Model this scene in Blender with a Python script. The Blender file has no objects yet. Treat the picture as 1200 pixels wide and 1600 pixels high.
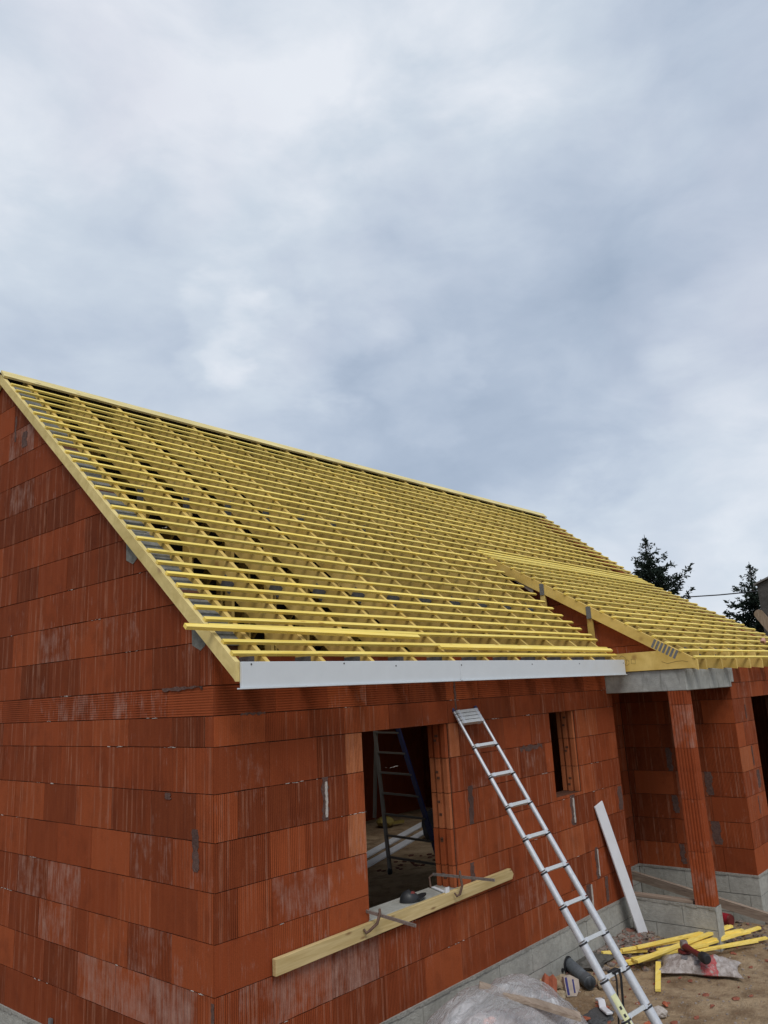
import bpy, math, random
from mathutils import Vector, Matrix, noise
random.seed(7)
scene = bpy.context.scene
COL = scene.collection

# ------------------------------------------------------------------ camera
cam_d = bpy.data.cameras.new("camera")
cam_d.sensor_fit = 'VERTICAL'; cam_d.sensor_height = 36.0; cam_d.sensor_width = 27.0
cam_d.lens = 27.479
cam_d.clip_start = 0.05; cam_d.clip_end = 3000
cam = bpy.data.objects.new("camera", cam_d); COL.objects.link(cam)
right = Vector((0.6624, -0.7474, -0.0506)).normalized()
fwd = Vector((math.sin(.857848)*math.cos(.228489), math.cos(.857848)*math.cos(.228489), math.sin(.228489)))
yaw, pit, rol = .857848, .228489, -.051939
r0 = fwd.cross(Vector((0, 0, 1))).normalized(); u0 = r0.cross(fwd)
rr = math.cos(rol)*r0 + math.sin(rol)*u0; uu = -math.sin(rol)*r0 + math.cos(rol)*u0
M = Matrix.Identity(4)
for i in range(3):
    M[i][0] = rr[i]; M[i][1] = uu[i]; M[i][2] = -fwd[i]
M[0][3], M[1][3], M[2][3] = -3.012, -4.062, 2.584
cam.matrix_world = M
scene.camera = cam
scene.render.resolution_x = 768; scene.render.resolution_y = 1024

# ------------------------------------------------------------------ node helpers
def N(nt, typ, **kw):
    n = nt.nodes.new(typ)
    for k, v in kw.items():
        if k.startswith('_'): setattr(n, k[1:], v)
    return n
def L(nt, a, b): nt.links.new(a, b)
def setin(n, **kw):
    for k, v in kw.items(): n.inputs[k.replace('_', ' ')].default_value = v
    return n
def ramp(nt, fac, stops, interp='LINEAR'):
    r = nt.nodes.new('ShaderNodeValToRGB'); e = r.color_ramp.elements
    r.color_ramp.interpolation = interp
    while len(e) < len(stops): e.new(0.5)
    for q, (p, c) in zip(e, stops):
        q.position = p; q.color = tuple(c)+(1,) if len(c) == 3 else c
    if fac is not None: nt.links.new(fac, r.inputs[0])
    return r.outputs[0]
def math_(nt, op, a, b=None, clamp=False):
    m = nt.nodes.new('ShaderNodeMath'); m.operation = op; m.use_clamp = clamp
    for i, v in enumerate((a, b)):
        if v is None: continue
        if isinstance(v, (int, float)): m.inputs[i].default_value = v
        else: nt.links.new(v, m.inputs[i])
    return m.outputs[0]
def mix(nt, fac, a, b, blend='MIX'):
    m = nt.nodes.new('ShaderNodeMix'); m.data_type = 'RGBA'; m.blend_type = blend
    for s, v in ((m.inputs[0], fac), (m.inputs[6], a), (m.inputs[7], b)):
        if isinstance(v, (int, float)): s.default_value = v
        elif isinstance(v, tuple): s.default_value = v+(1,) if len(v) == 3 else v
        else: nt.links.new(v, s)
    return m.outputs[2]
def noise_(nt, vec, scale, detail=4, rough=.55, dist=0, dims='3D'):
    n = nt.nodes.new('ShaderNodeTexNoise'); n.noise_dimensions = dims
    n.inputs['Scale'].default_value = scale; n.inputs['Detail'].default_value = detail
    n.inputs['Roughness'].default_value = rough; n.inputs['Distortion'].default_value = dist
    if vec is not None: nt.links.new(vec, n.inputs['Vector'])
    return n.outputs['Fac']
def mapv(nt, vec, scale=(1, 1, 1), loc=(0, 0, 0), rot=(0, 0, 0)):
    m = nt.nodes.new('ShaderNodeMapping')
    m.inputs['Scale'].default_value = scale; m.inputs['Location'].default_value = loc; m.inputs['Rotation'].default_value = rot
    nt.links.new(vec, m.inputs['Vector']); return m.outputs[0]

# ------------------------------------------------------------------ sky
SUN_EL, SUN_AZ = math.radians(52), math.radians(-35)     # overcast sun, high behind the camera's left shoulder
w = bpy.data.worlds.new("World"); scene.world = w; w.use_nodes = True
nt = w.node_tree; nt.nodes.clear()
out = N(nt, 'ShaderNodeOutputWorld'); bg = N(nt, 'ShaderNodeBackground'); bg.inputs[1].default_value = 0.1
L(nt, bg.outputs[0], out.inputs[0])
sky = N(nt, 'ShaderNodeTexSky'); sky.sky_type = 'NISHITA'; sky.sun_disc = False
sky.sun_elevation = SUN_EL; sky.sun_rotation = math.radians(215)
tc = N(nt, 'ShaderNodeTexCoord'); D = tc.outputs['Generated']
sx = N(nt, 'ShaderNodeSeparateXYZ'); L(nt, D, sx.inputs[0])
wn = N(nt, 'ShaderNodeTexNoise'); wn.inputs['Scale'].default_value = 5.0; wn.inputs['Detail'].default_value = 5; wn.inputs['Roughness'].default_value = .55
L(nt, mapv(nt, D, (1, 1, 2.2)), wn.inputs['Vector'])
def vm(op, a, b):
    n = N(nt, 'ShaderNodeVectorMath'); n.operation = op
    for k, v in enumerate((a, b)):
        if isinstance(v, (tuple, Vector)): n.inputs[k].default_value = tuple(v)
        elif isinstance(v, (int, float)): n.inputs['Scale'].default_value = v
        elif v is not None: L(nt, v, n.inputs[k])
    return n.outputs['Value'] if op == 'DOT_PRODUCT' else n.outputs[0]
warp = vm('SCALE', vm('SUBTRACT', wn.outputs['Color'], (.5, .5, .5)), .26)
DW = vm('NORMALIZE', vm('ADD', D, warp), None)
n1 = noise_(nt, mapv(nt, D, (1, 1, 1.5), (3.1, 1.7, 0.4)), 2.3, 7, .52, .25)
n2 = noise_(nt, mapv(nt, D, (1, 1, 1.9), (7.3, 4.2, 2)), 6.5, 7, .55, .3)
dens = math_(nt, 'ADD', math_(nt, 'MULTIPLY', math_(nt, 'SUBTRACT', n1, .5), .75), math_(nt, 'MULTIPLY', math_(nt, 'SUBTRACT', n2, .5), .76))
BL = [((.39, .68, .621), 24, .27), ((.553, .697, .457), 2.8, .13), ((.592, .667, .452), 2.6, .14), ((.652, .623, .432), 3.0, .15), ((.74, .56, .372), 3.0, .16), ((.571, .46, .68), 17, .16), ((.77, .462, .44), 13, -.19),
      ((.631, .564, .532), 9, -.12), ((.416, .787, .456), 9, -.14), ((.933, .306, .19), 9, .30), ((.84, .41, .36), 4, .12),
      ((.81, .25, .531), 16, -.04), ((.863, .376, .338), 9, -.12), ((.734, .607, .304), 7, -.16), ((.882, .454, .13), 6, .05),
      ((.313, .677, .667), 10, .02), ((.905, .237, .354), 6, .10), ((.60, .69, .40), 8, -.05)]
for v, deg, amp in BL:
    mr = N(nt, 'ShaderNodeMapRange'); mr.interpolation_type = 'SMOOTHERSTEP'
    mr.inputs['From Min'].default_value = math.cos(math.radians(deg*1.35)); mr.inputs['From Max'].default_value = 1.0
    L(nt, vm('DOT_PRODUCT', DW, Vector(v).normalized()), mr.inputs[0])
    dens = math_(nt, 'ADD', dens, math_(nt, 'MULTIPLY', mr.outputs[0], amp))
dens = math_(nt, 'ADD', dens, .53, True)
cloud = ramp(nt, dens, [(0.0, (2.95, 3.6, 4.6)), (.3, (3.6, 4.25, 5.25)), (.5, (4.25, 4.87, 5.8)), (.72, (5.1, 5.7, 6.45)), (1.0, (6.7, 7.0, 7.5))])
tint = noise_(nt, mapv(nt, D, (1, 1, 1), (11, 5, 3)), 3.2, 4)
cloud = mix(nt, ramp(nt, tint, [(.45, (0, 0, 0)), (.7, (.35, .35, .35))]), cloud, (5.0, 5.1, 6.0))
skyc = mix(nt, .06, cloud, sky.outputs[0])
L(nt, skyc, bg.inputs[0])

sd = bpy.data.lights.new("sun", 'SUN'); sd.energy = 1.4; sd.angle = math.radians(25); sd.color = (1, .965, .92)
so = bpy.data.objects.new("sun", sd); COL.objects.link(so)
sdir = Vector((-.45, -.55, 0)).normalized()*math.cos(SUN_EL)+Vector((0, 0, math.sin(SUN_EL)))   # towards the sun
so.rotation_euler = (-sdir).to_track_quat('-Z', 'Y').to_euler()
so.location = sdir*30
sky.sun_rotation = math.atan2(sdir.x, sdir.y)
vs = scene.view_settings; vs.view_transform = 'Standard'; vs.look = 'None'; vs.gamma = 1; vs.exposure = 0.32; vs.use_curve_mapping = False

# ------------------------------------------------------------------ object helpers
class MB:
    def __init__(s): s.v = []; s.f = []; s.m = []; s.c = []; s.sm = []
    def add(s, vs, fs, m=0, c=(0, 0, 0, 0), smooth=False):
        o = len(s.v); s.v += [tuple(p) for p in vs]
        for f in fs: s.f.append([o+i for i in f]); s.m.append(m); s.c.append(c); s.sm.append(smooth)
    def box(s, a, b, m=0, c=(0, 0, 0, 0)):
        x0, y0, z0 = a; x1, y1, z1 = b
        s.add([(x0, y0, z0), (x1, y0, z0), (x1, y1, z0), (x0, y1, z0), (x0, y0, z1), (x1, y0, z1), (x1, y1, z1), (x0, y1, z1)],
              [(0, 3, 2, 1), (4, 5, 6, 7), (0, 1, 5, 4), (1, 2, 6, 5), (2, 3, 7, 6), (3, 0, 4, 7)], m, c)
    def bar(s, p, q, wd, th, up=(0, 0, 1), m=0, c=(0, 0, 0, 0), e0=0, e1=0):
        p = Vector(p); q = Vector(q); d = (q-p).normalized(); u = Vector(up)
        sd_ = d.cross(u).normalized(); u = sd_.cross(d)
        vs = []
        for k, (o, e) in enumerate(((p, e0), (q, e1))):
            for a, b in ((-1, -1), (1, -1), (1, 1), (-1, 1)):
                vs.append(o+sd_*a*wd/2+u*b*th/2+d*e*b)
        s.add(vs, [(0, 1, 2, 3), (7, 6, 5, 4), (0, 4, 5, 1), (1, 5, 6, 2), (2, 6, 7, 3), (3, 7, 4, 0)], m, c)
    def prism(s, poly, axis, a, b, m=0, c=(0, 0, 0, 0)):
        # poly in the plane normal to axis: axis x -> (y,z); axis y -> (x,z); axis z -> (x,y)
        def P(q, t): return (t, q[0], q[1]) if axis == 'x' else ((q[0], t, q[1]) if axis == 'y' else (q[0], q[1], t))
        n = len(poly); area = sum(poly[i][0]*poly[(i+1) % n][1]-poly[(i+1) % n][0]*poly[i][1] for i in range(n))
        if (area < 0) != (axis == 'y'): poly = poly[::-1]
        vs = [P(q, a) for q in poly]+[P(q, b) for q in poly]
        fs = [tuple(range(n))[::-1], tuple(range(n, 2*n))]+[(i, (i+1) % n, n+(i+1) % n, n+i) for i in range(n)]
        s.add(vs, fs, m, c)
    def tube(s, pts, r, seg=10, m=0, c=(0, 0, 0, 0), caps=True, smooth=True):
        pts = [Vector(p) for p in pts]; n = len(pts); rs = r if isinstance(r, (list, tuple)) else [r]*n
        vs = []; prev = None
        for i, p in enumerate(pts):
            d = (pts[min(i+1, n-1)]-pts[max(i-1, 0)]).normalized()
            if prev is None:
                a = d.cross(Vector((0, 0, 1)));
                if a.length < 1e-3: a = d.cross(Vector((1, 0, 0)))
            else: a = prev-d*prev.dot(d)
            a.normalize(); prev = a; b = d.cross(a)
            for k in range(seg):
                t = 2*math.pi*k/seg; vs.append(p+(a*math.cos(t)+b*math.sin(t))*rs[i])
        fs = [(i*seg+k, i*seg+(k+1) % seg, (i+1)*seg+(k+1) % seg, (i+1)*seg+k) for i in range(n-1) for k in range(seg)]
        s.add(vs, fs, m, c, smooth)
        if caps: s.add(vs[:seg], [tuple(range(seg))[::-1]], m, c); s.add(vs[-seg:], [tuple(range(seg))], m, c)
    def rock(s, cen, size, seed, m=0, c=(0, 0, 0, 0), sub=2, rough=.35, flat=1.0):
        import bmesh
        bm = bmesh.new(); bmesh.ops.create_icosphere(bm, subdivisions=sub, radius=1)
        rnd = Vector((seed*3.7, seed*1.3, seed*7.1)); vs = []
        for v in bm.verts:
            n = noise.noise(v.co*1.1+rnd)*rough*1.4+noise.noise(v.co*2.9+rnd)*rough*.6
            q = v.co*(1+n); vs.append((cen[0]+q.x*size[0], cen[1]+q.y*size[1], cen[2]+q.z*size[2]*flat))
        s.add(vs, [[v.index for v in f.verts] for f in bm.faces], m, c); bm.free()
    def build(s, name, mats, parent=None, loc=None, bevel=0):
        me = bpy.data.meshes.new(name)
        base = Vector(loc) if loc is not None else (WORLD[parent] if parent else Vector((0, 0, 0)))
        me.from_pydata([tuple(Vector(v)-base) for v in s.v], [], s.f)
        if not isinstance(mats, (list, tuple)): mats = [mats]
        for m in mats: me.materials.append(m)
        me.polygons.foreach_set('material_index', s.m)
        me.polygons.foreach_set('use_smooth', s.sm)
        if any(any(c) for c in s.c):
            at = me.color_attributes.new('bcol', 'FLOAT_COLOR', 'CORNER'); arr = []
            for p, c in zip(me.polygons, s.c): arr += list(c)*p.loop_total
            at.data.foreach_set('color', arr)
        me.update()
        o = bpy.data.objects.new(name, me); COL.objects.link(o)
        if parent:
            o.parent = parent; o.location = base-WORLD[parent]; WORLD[o] = base
        else: o.location = base; WORLD[o] = base
        if bevel:
            b = o.modifiers.new('bevel', 'BEVEL'); b.width = bevel; b.segments = 1; b.limit_method = 'ANGLE'
        return o
WORLD = {}
def thing(name, label, cat, loc, group=None):
    o = bpy.data.objects.new(name, None); COL.objects.link(o); o.location = loc; WORLD[o] = Vector(loc)
    o.empty_display_size = .1
    return tag(o, label, cat, group)
def tag(o, label=None, cat=None, group=None, kind=None):
    if label: o['label'] = label
    if cat: o['category'] = cat
    if group: o['group'] = group
    if kind: o['kind'] = kind
    return o

# ------------------------------------------------------------------ materials
def newmat(name, rough=.8, spec=.3, metal=0):
    m = bpy.data.materials.new(name); m.use_nodes = True; nt = m.node_tree
    b = nt.nodes['Principled BSDF']; b.inputs['Roughness'].default_value = rough
    b.inputs['Specular IOR Level'].default_value = spec; b.inputs['Metallic'].default_value = metal
    return m, nt, b
def pos(nt): return nt.nodes.new('ShaderNodeNewGeometry').outputs['Position']
def objc(nt): return nt.nodes.new('ShaderNodeTexCoord').outputs['Object']
def bump(nt, b, h, strength=.5, dist=.01):
    n = nt.nodes.new('ShaderNodeBump'); n.inputs['Strength'].default_value = strength; n.inputs['Distance'].default_value = dist
    nt.links.new(h, n.inputs['Height']); nt.links.new(n.outputs[0], b.inputs['Normal'])

def brick_mat():
    m, nt, b = newmat('clay_block', .9, .08)
    at = nt.nodes.new('ShaderNodeAttribute'); at.attribute_name = 'bcol'
    sep = nt.nodes.new('ShaderNodeSeparateColor'); L(nt, at.outputs['Color'], sep.inputs[0])
    R, G, B = sep.outputs; A = at.outputs['Alpha']
    P = pos(nt); s = nt.nodes.new('ShaderNodeSeparateXYZ'); L(nt, P, s.inputs[0])
    h = math_(nt, 'ADD', s.outputs[0], s.outputs[1]); z = s.outputs[2]
    # per-block offset so streaks do not run from block to block
    cmb = nt.nodes.new('ShaderNodeCombineXYZ'); L(nt, h, cmb.inputs[0]); L(nt, z, cmb.inputs[1]); L(nt, math_(nt, 'MULTIPLY', A, 37.0), cmb.inputs[2])
    V = cmb.outputs[0]
    base = ramp(nt, R, [(0, (.130, .030, .0120)), (.3, (.185, .040, .0145)), (.6, (.255, .054, .0185)), (.82, (.335, .079, .027)), (1, (.47, .165, .070))])
    streak = noise_(nt, mapv(nt, V, (26, 3.0, 1)), 1, 5, .6)
    base = mix(nt, ramp(nt, streak, [(.3, (0, 0, 0)), (.72, (.42, .42, .42))]), base, (.275, .068, .024))
    blotch = noise_(nt, mapv(nt, V, (5, 4, 1)), 1.3, 4, .6)
    base = mix(nt, ramp(nt, blotch, [(.5, (0, 0, 0)), (.85, (.55, .55, .55))]), base, (.110, .025, .011))
    # ribs
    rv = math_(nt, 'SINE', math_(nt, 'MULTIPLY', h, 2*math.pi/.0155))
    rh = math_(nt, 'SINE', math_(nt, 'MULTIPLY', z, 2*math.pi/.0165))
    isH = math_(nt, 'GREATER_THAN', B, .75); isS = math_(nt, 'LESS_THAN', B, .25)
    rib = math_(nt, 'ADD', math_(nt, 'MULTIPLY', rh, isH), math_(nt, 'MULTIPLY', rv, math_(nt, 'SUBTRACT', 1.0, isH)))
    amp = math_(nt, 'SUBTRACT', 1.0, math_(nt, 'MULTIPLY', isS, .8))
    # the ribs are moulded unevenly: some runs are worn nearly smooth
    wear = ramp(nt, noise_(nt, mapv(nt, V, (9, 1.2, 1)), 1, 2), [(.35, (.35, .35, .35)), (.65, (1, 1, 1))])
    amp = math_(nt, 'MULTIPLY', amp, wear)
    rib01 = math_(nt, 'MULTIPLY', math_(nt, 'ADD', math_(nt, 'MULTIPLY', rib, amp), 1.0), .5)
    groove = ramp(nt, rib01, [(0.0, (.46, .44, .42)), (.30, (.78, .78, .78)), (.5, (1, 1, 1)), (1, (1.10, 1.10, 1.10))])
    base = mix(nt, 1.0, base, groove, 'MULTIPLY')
    # fine pale lines on ribs, random per rib
    hs = nt.nodes.new('ShaderNodeTexWhiteNoise'); hs.noise_dimensions = '1D'
    L(nt, math_(nt, 'FLOOR', math_(nt, 'MULTIPLY', h, 1/.0155)), hs.inputs['W'])
    pl_ = math_(nt, 'MULTIPLY', math_(nt, 'GREATER_THAN', hs.outputs['Value'], .70), math_(nt, 'SUBTRACT', 1.0, isH))
    pl_ = math_(nt, 'MULTIPLY', pl_, math_(nt, 'MULTIPLY', amp, ramp(nt, noise_(nt, mapv(nt, V, (30, 5, 1)), 1, 3), [(.36, (0, 0, 0)), (.66, (.50, .50, .50))])))
    base = mix(nt, pl_, base, (.40, .19, .12))
    # efflorescence: stretched downward runs
    ef = noise_(nt, mapv(nt, V, (48, 4.5, 1)), 1, 6, .65, .2)
    ef2 = noise_(nt, mapv(nt, V, (7, 6, 1)), 1, 5, .65)
    e = math_(nt, 'MULTIPLY', ef, ef2)
    e = math_(nt, 'ADD', e, math_(nt, 'MULTIPLY', math_(nt, 'SUBTRACT', G, .5), .21))
    e = ramp(nt, e, [(.27, (0, 0, 0)), (.50, (.66, .66, .66))])
    base = mix(nt, e, base, (.40, .25, .20))
    fine = noise_(nt, P, 160, 3, .6)
    base = mix(nt, 1.0, base, ramp(nt, fine, [(.25, (.8, .8, .8)), (.75, (1.12, 1.12, 1.12))]), 'MULTIPLY')
    L(nt, base, b.inputs['Base Color'])
    
    hh = math_(nt, 'ADD', math_(nt, 'MULTIPLY', rib, math_(nt, 'MULTIPLY', amp, .5)), math_(nt, 'MULTIPLY', fine, .35))
    bump(nt, b, hh, .55, .004)
    return m
def mortar_mat(name, c1, c2, sc=30):
    m, nt, b = newmat(name, .92, .15); P = pos(nt)
    n = noise_(nt, P, sc, 6, .65); n2 = noise_(nt, P, 3.2, 4, .6)
    c = mix(nt, ramp(nt, n, [(.3, (0, 0, 0)), (.7, (1, 1, 1))]), c1, c2)
    c = mix(nt, ramp(nt, n2, [(.42, (0, 0, 0)), (.7, (.55, .55, .55))]), c, tuple(x*.62 for x in c1))
    L(nt, c, b.inputs['Base Color']); bump(nt, b, math_(nt, 'ADD', n, noise_(nt, P, 110, 3)), .7, .008)
    return m
def wood_mat(name, c_dark, c_light, grain=(3, 60, 60), knots=(.25, .13, .05), rough=.65, var=.25, axisx=True):
    m, nt, b = newmat(name, rough, .12)
    O = objc(nt); oi = nt.nodes.new('ShaderNodeObjectInfo').outputs['Random']
    cm = nt.nodes.new('ShaderNodeCombineXYZ'); L(nt, math_(nt, 'MULTIPLY', oi, 23.0), cm.inputs[0]); L(nt, math_(nt, 'MULTIPLY', oi, 11.0), cm.inputs[1])
    va = nt.nodes.new('ShaderNodeVectorMath'); va.operation = 'ADD'; L(nt, O, va.inputs[0]); L(nt, cm.outputs[0], va.inputs[1])
    V = va.outputs[0]
    g = noise_(nt, mapv(nt, V, grain), 1, 5, .6, .4)
    c = mix(nt, ramp(nt, g, [(.3, (0, 0, 0)), (.7, (1, 1, 1))]), c_dark, c_light)
    big = noise_(nt, mapv(nt, V, tuple(q*.12+.6 for q in grain)), 1, 3)
    c = mix(nt, ramp(nt, big, [(.4, (0, 0, 0)), (.75, (.5, .5, .5))]), c, tuple(x*.72 for x in c_dark))
    vo = nt.nodes.new('ShaderNodeTexVoronoi'); vo.inputs['Scale'].default_value = 1
    gm = max(grain); L(nt, mapv(nt, V, tuple(3.2 if q < gm else 11 for q in grain)), vo.inputs['Vector'])
    c = mix(nt, ramp(nt, vo.outputs['Distance'], [(.05, (.85, .85, .85)), (.14, (0, 0, 0))]), c, knots)
    hv = nt.nodes.new('ShaderNodeHueSaturation'); L(nt, c, hv.inputs['Color'])
    L(nt, math_(nt, 'ADD', 1-var/2, math_(nt, 'MULTIPLY', oi, var)), hv.inputs['Value'])
    L(nt, hv.outputs[0], b.inputs['Base Color']); bump(nt, b, g, .25, .003)
    return m
def plain(name, col, rough=.6, spec=.3, metal=0, var=.12, sc=25, bs=.15):
    m, nt, b = newmat(name, rough, spec, metal); O = objc(nt)
    n = noise_(nt, O, sc, 5, .6)
    L(nt, mix(nt, 1.0, tuple(col), ramp(nt, n, [(.25, (1-var,)*3), (.75, (1+var,)*3)]), 'MULTIPLY'), b.inputs['Base Color'])
    L(nt, ramp(nt, n, [(.3, (max(rough-.1, .02),)*3), (.7, (min(rough+.12, 1),)*3)]), b.inputs['Roughness'])
    bump(nt, b, n, bs, .003)
    return m
M_BRICK = brick_mat()
M_MORT = mortar_mat('mortar', (.085, .045, .036), (.15, .09, .075), 40)
M_MORTDARK = mortar_mat('joint_mortar', (.060, .024, .014), (.15, .065, .040), 60)
M_CONC = mortar_mat('concrete', (.32, .315, .28), (.44, .43, .385), 26)
M_CONCJ = mortar_mat('concrete_joint', (.14, .14, .13), (.22, .215, .20), 30)
M_BEAM = mortar_mat('cast_concrete', (.30, .305, .28), (.43, .43, .40), 14)
def add_stains(m):
    nt = m.node_tree; b = nt.nodes['Principled BSDF']; src = b.inputs['Base Color'].links[0].from_socket
    st = noise_(nt, mapv(nt, pos(nt), (13, 13, 2.2)), 1, 5, .65, .4)
    L(nt, mix(nt, ramp(nt, st, [(.56, (0, 0, 0)), (.70, (.75, .75, .75))]), src, (.13, .125, .11)), b.inputs['Base Color'])
add_stains(M_BEAM)
M_BATTEN = wood_mat('treated_batten', (.78, .565, .095), (.91, .73, .22), (3, 60, 60), (.45, .25, .04), .6, .32)
M_TRUSS = wood_mat('truss_timber', (.47, .31, .075), (.68, .49, .16), (30, 4, 4), (.24, .12, .04), .7, .36)
M_PALEWOOD = wood_mat('pale_timber', (.52, .40, .15), (.78, .63, .28), (34, 7, 7), (.30, .20, .10), .75, .15)
M_RIDGE = wood_mat('ridge_timber', (.58, .47, .20), (.80, .68, .34), (3, 30, 30), (.26, .18, .10), .75, .1)
M_BOARD = wood_mat('sill_board', (.44, .32, .135), (.64, .50, .26), (3, 40, 60), (.2, .11, .05), .7, .1)
M_OLDWOOD = wood_mat('weathered_wood', (.22, .16, .12), (.40, .32, .25), (30, 3, 60), (.12, .08, .06), .85, .2)
M_PICKET = wood_mat('picket_wood', (.20, .14, .09), (.32, .24, .17), (20, 20, 3), (.1, .07, .05), .85, .2)
M_YELLOW = wood_mat('yellow_offcut', (.84, .60, .10), (.95, .76, .24), (4, 30, 60), (.5, .3, .05), .55, .15)
M_PVC = plain('white_pvc', (.60, .63, .65), .4, .4, 0, .03, 8, .02)
M_WHITE = plain('white_plastic', (.69, .70, .725), .4, .4, 0, .04, 10, .03)
M_ALU = plain('aluminium', (.60, .61, .63), .38, .5, .45, .08, 60, .05)
M_TREAD = plain('aluminium_tread', (.62, .62, .60), .45, .5, .6, .15, 90, .1)
M_BLACK = plain('black_plastic', (.02, .02, .022), .5, .4)
M_BLUE = plain('blue_plastic', (.015, .02, .09), .45, .4)
M_BLUERAIL = plain('blue_anodised', (.018, .022, .085), .4, .5, .3)
M_GREYRAIL = plain('dull_aluminium', (.17, .15, .13), .55, .4, .4)
M_GALV = plain('galvanised_plate', (.20, .205, .215), .5, .5, .6, .25, 90)
M_RUST = plain('rusty_steel', (.16, .10, .075), .75, .3, .4, .4, 60, .5)
M_STEEL = plain('worn_steel', (.26, .22, .20), .6, .4, .5, .35, 60, .4)
M_TILE = plain('dark_roof_tile', (.035, .028, .027), .7)
M_PIPE = plain('grey_pvc_pipe', (.085, .095, .105), .5, .4, 0, .25, 40)
M_TERRA = plain('terracotta', (.36, .105, .055), .8, .2, 0, .3, 50, .5)
M_SLATE = plain('dark_slate', (.09, .09, .09), .8, .2, 0, .5, 60, .5)
M_RED = plain('red_plastic', (.30, .018, .03), .45, .4, 0, .2)
M_DRED = plain('dark_red_casing', (.14, .02, .018), .45, .4, 0, .3)
M_STRAP = plain('black_webbing', (.015, .015, .016), .8)
M_SHED = mortar_mat('grey_render', (.060, .055, .050), (.095, .088, .08), 8)
M_STONE = mortar_mat('limestone', (.34, .26, .16), (.46, .38, .27), 30)
M_RUBBLE = mortar_mat('rubble', (.22, .175, .14), (.36, .31, .27), 28)

def ground_mat():
    m, nt, b = newmat('bare_dirt', .95, .1); P = pos(nt)
    a = noise_(nt, P, 1.4, 6, .6); f = noise_(nt, P, 17, 7, .75, .4); g = noise_(nt, P, 90, 4, .6); l = noise_(nt, P, 5, 5, .65)
    c = mix(nt, ramp(nt, a, [(.35, (0, 0, 0)), (.65, (1, 1, 1))]), (.33, .225, .13), (.50, .37, .235))
    c = mix(nt, ramp(nt, l, [(.46, (0, 0, 0)), (.64, (.85, .85, .85))]), c, (.22, .145, .085))
    c = mix(nt, ramp(nt, f, [(.52, (0, 0, 0)), (.72, (.7, .7, .7))]), c, (.44, .35, .24))
    c = mix(nt, ramp(nt, g, [(.56, (0, 0, 0)), (.75, (.6, .6, .6))]), c, (.11, .07, .045))
    # broken-brick dust trodden into the dirt
    r = noise_(nt, mapv(nt, P, (1, 1, 1), (4, 9, 0)), 9, 5, .7)
    c = mix(nt, ramp(nt, r, [(.62, (0, 0, 0)), (.72, (.6, .6, .6))]), c, (.24, .085, .05))
    far = noise_(nt, P, .05, 4); s = nt.nodes.new('ShaderNodeVectorMath'); s.operation = 'LENGTH'; L(nt, P, s.inputs[0])
    fm = nt.nodes.new('ShaderNodeMapRange'); fm.inputs[1].default_value = 16; fm.inputs[2].default_value = 30; L(nt, s.outputs['Value'], fm.inputs[0])
    grass = mix(nt, far, (.06, .09, .03), (.12, .12, .05))
    c = mix(nt, fm.outputs[0], c, grass)
    L(nt, c, b.inputs['Base Color'])
    bump(nt, b, math_(nt, 'ADD', math_(nt, 'ADD', f, l), math_(nt, 'MULTIPLY', g, .5)), 1.0, .035)
    return m
M_DIRT = ground_mat()
def rock_red_mat():
    m, nt, b = newmat('mixed_rubble', .9, .15); P = pos(nt)
    v = nt.nodes.new('ShaderNodeTexVoronoi'); v.inputs['Scale'].default_value = 26; L(nt, P, v.inputs['Vector'])
    sep = nt.nodes.new('ShaderNodeSeparateColor'); L(nt, v.outputs['Color'], sep.inputs[0])
    c = ramp(nt, sep.outputs[0], [(0, (.15, .115, .095)), (.35, (.25, .21, .18)), (.7, (.33, .28, .25)), (.8, (.30, .085, .05)), (1, (.24, .075, .045))], 'CONSTANT')
    n = noise_(nt, P, 40, 5, .7)
    c = mix(nt, .4, c, mix(nt, n, (.13, .10, .08), (.34, .29, .25)))
    L(nt, c, b.inputs['Base Color']); bump(nt, b, math_(nt, 'ADD', n, v.outputs['Distance']), 1.0, .02)
    return m
M_MIXRUB = rock_red_mat()

# ------------------------------------------------------------------ ground
def gz(x, y):
    d = math.hypot(x-2, y+1)
    f = max(0, 1-d/25)
    z = (noise.noise(Vector((x*.7, y*.7, 3)))*.035+noise.noise(Vector((x*3.1, y*3.1, 5)))*.026+noise.noise(Vector((x*9, y*9, 1)))*.008)*f
    # dirt banked up in the corner by the porch plinth
    z += .085*math.exp(-(((x-5.0)/.55)**2+((y+.05)/.30)**2))+.05*math.exp(-(((x-4.1)/.5)**2+((y+.02)/.22)**2))
    if x > 5.45 and -.9 < y: z -= .03
    if x > 5.9: z -= .06*min(1, (x-5.9)/.8)
    return z
def axis(lo, hi, fine0, fine1, st, growth=1.35):
    a = []; x = fine0
    while x <= fine1: a.append(x); x += st
    s = st; x = a[-1]
    while x < hi: s *= growth; x += s; a.append(min(x, hi))
    s = st; x = a[0]; b = []
    while x > lo: s *= growth; x -= s; b.append(max(x, lo))
    return b[::-1]+a
gx = axis(-900, 900, 1.2, 7.4, .035); gy = axis(-900, 900, -2.0, .1, .035)
g = MB(); nx, ny = len(gx), len(gy)
g.v = [(x, y, gz(x, y)-(.004 if 0 < x < 10.2 and .1 < y < 6.6 else 0)) for y in gy for x in gx]
g.f = [[j*nx+i, j*nx+i+1, (j+1)*nx+i+1, (j+1)*nx+i] for j in range(ny-1) for i in range(nx-1)]
g.m = [0]*len(g.f); g.c = [(0, 0, 0, 0)]*len(g.f); g.sm = [True]*len(g.f)
ground = tag(g.build('ground', M_DIRT), kind='structure')

# ------------------------------------------------------------------ the house
H = thing('house', 'unfinished red clay block house with open yellow battened roof and no tiles or windows yet', 'house', (0, 0, 0))

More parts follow.
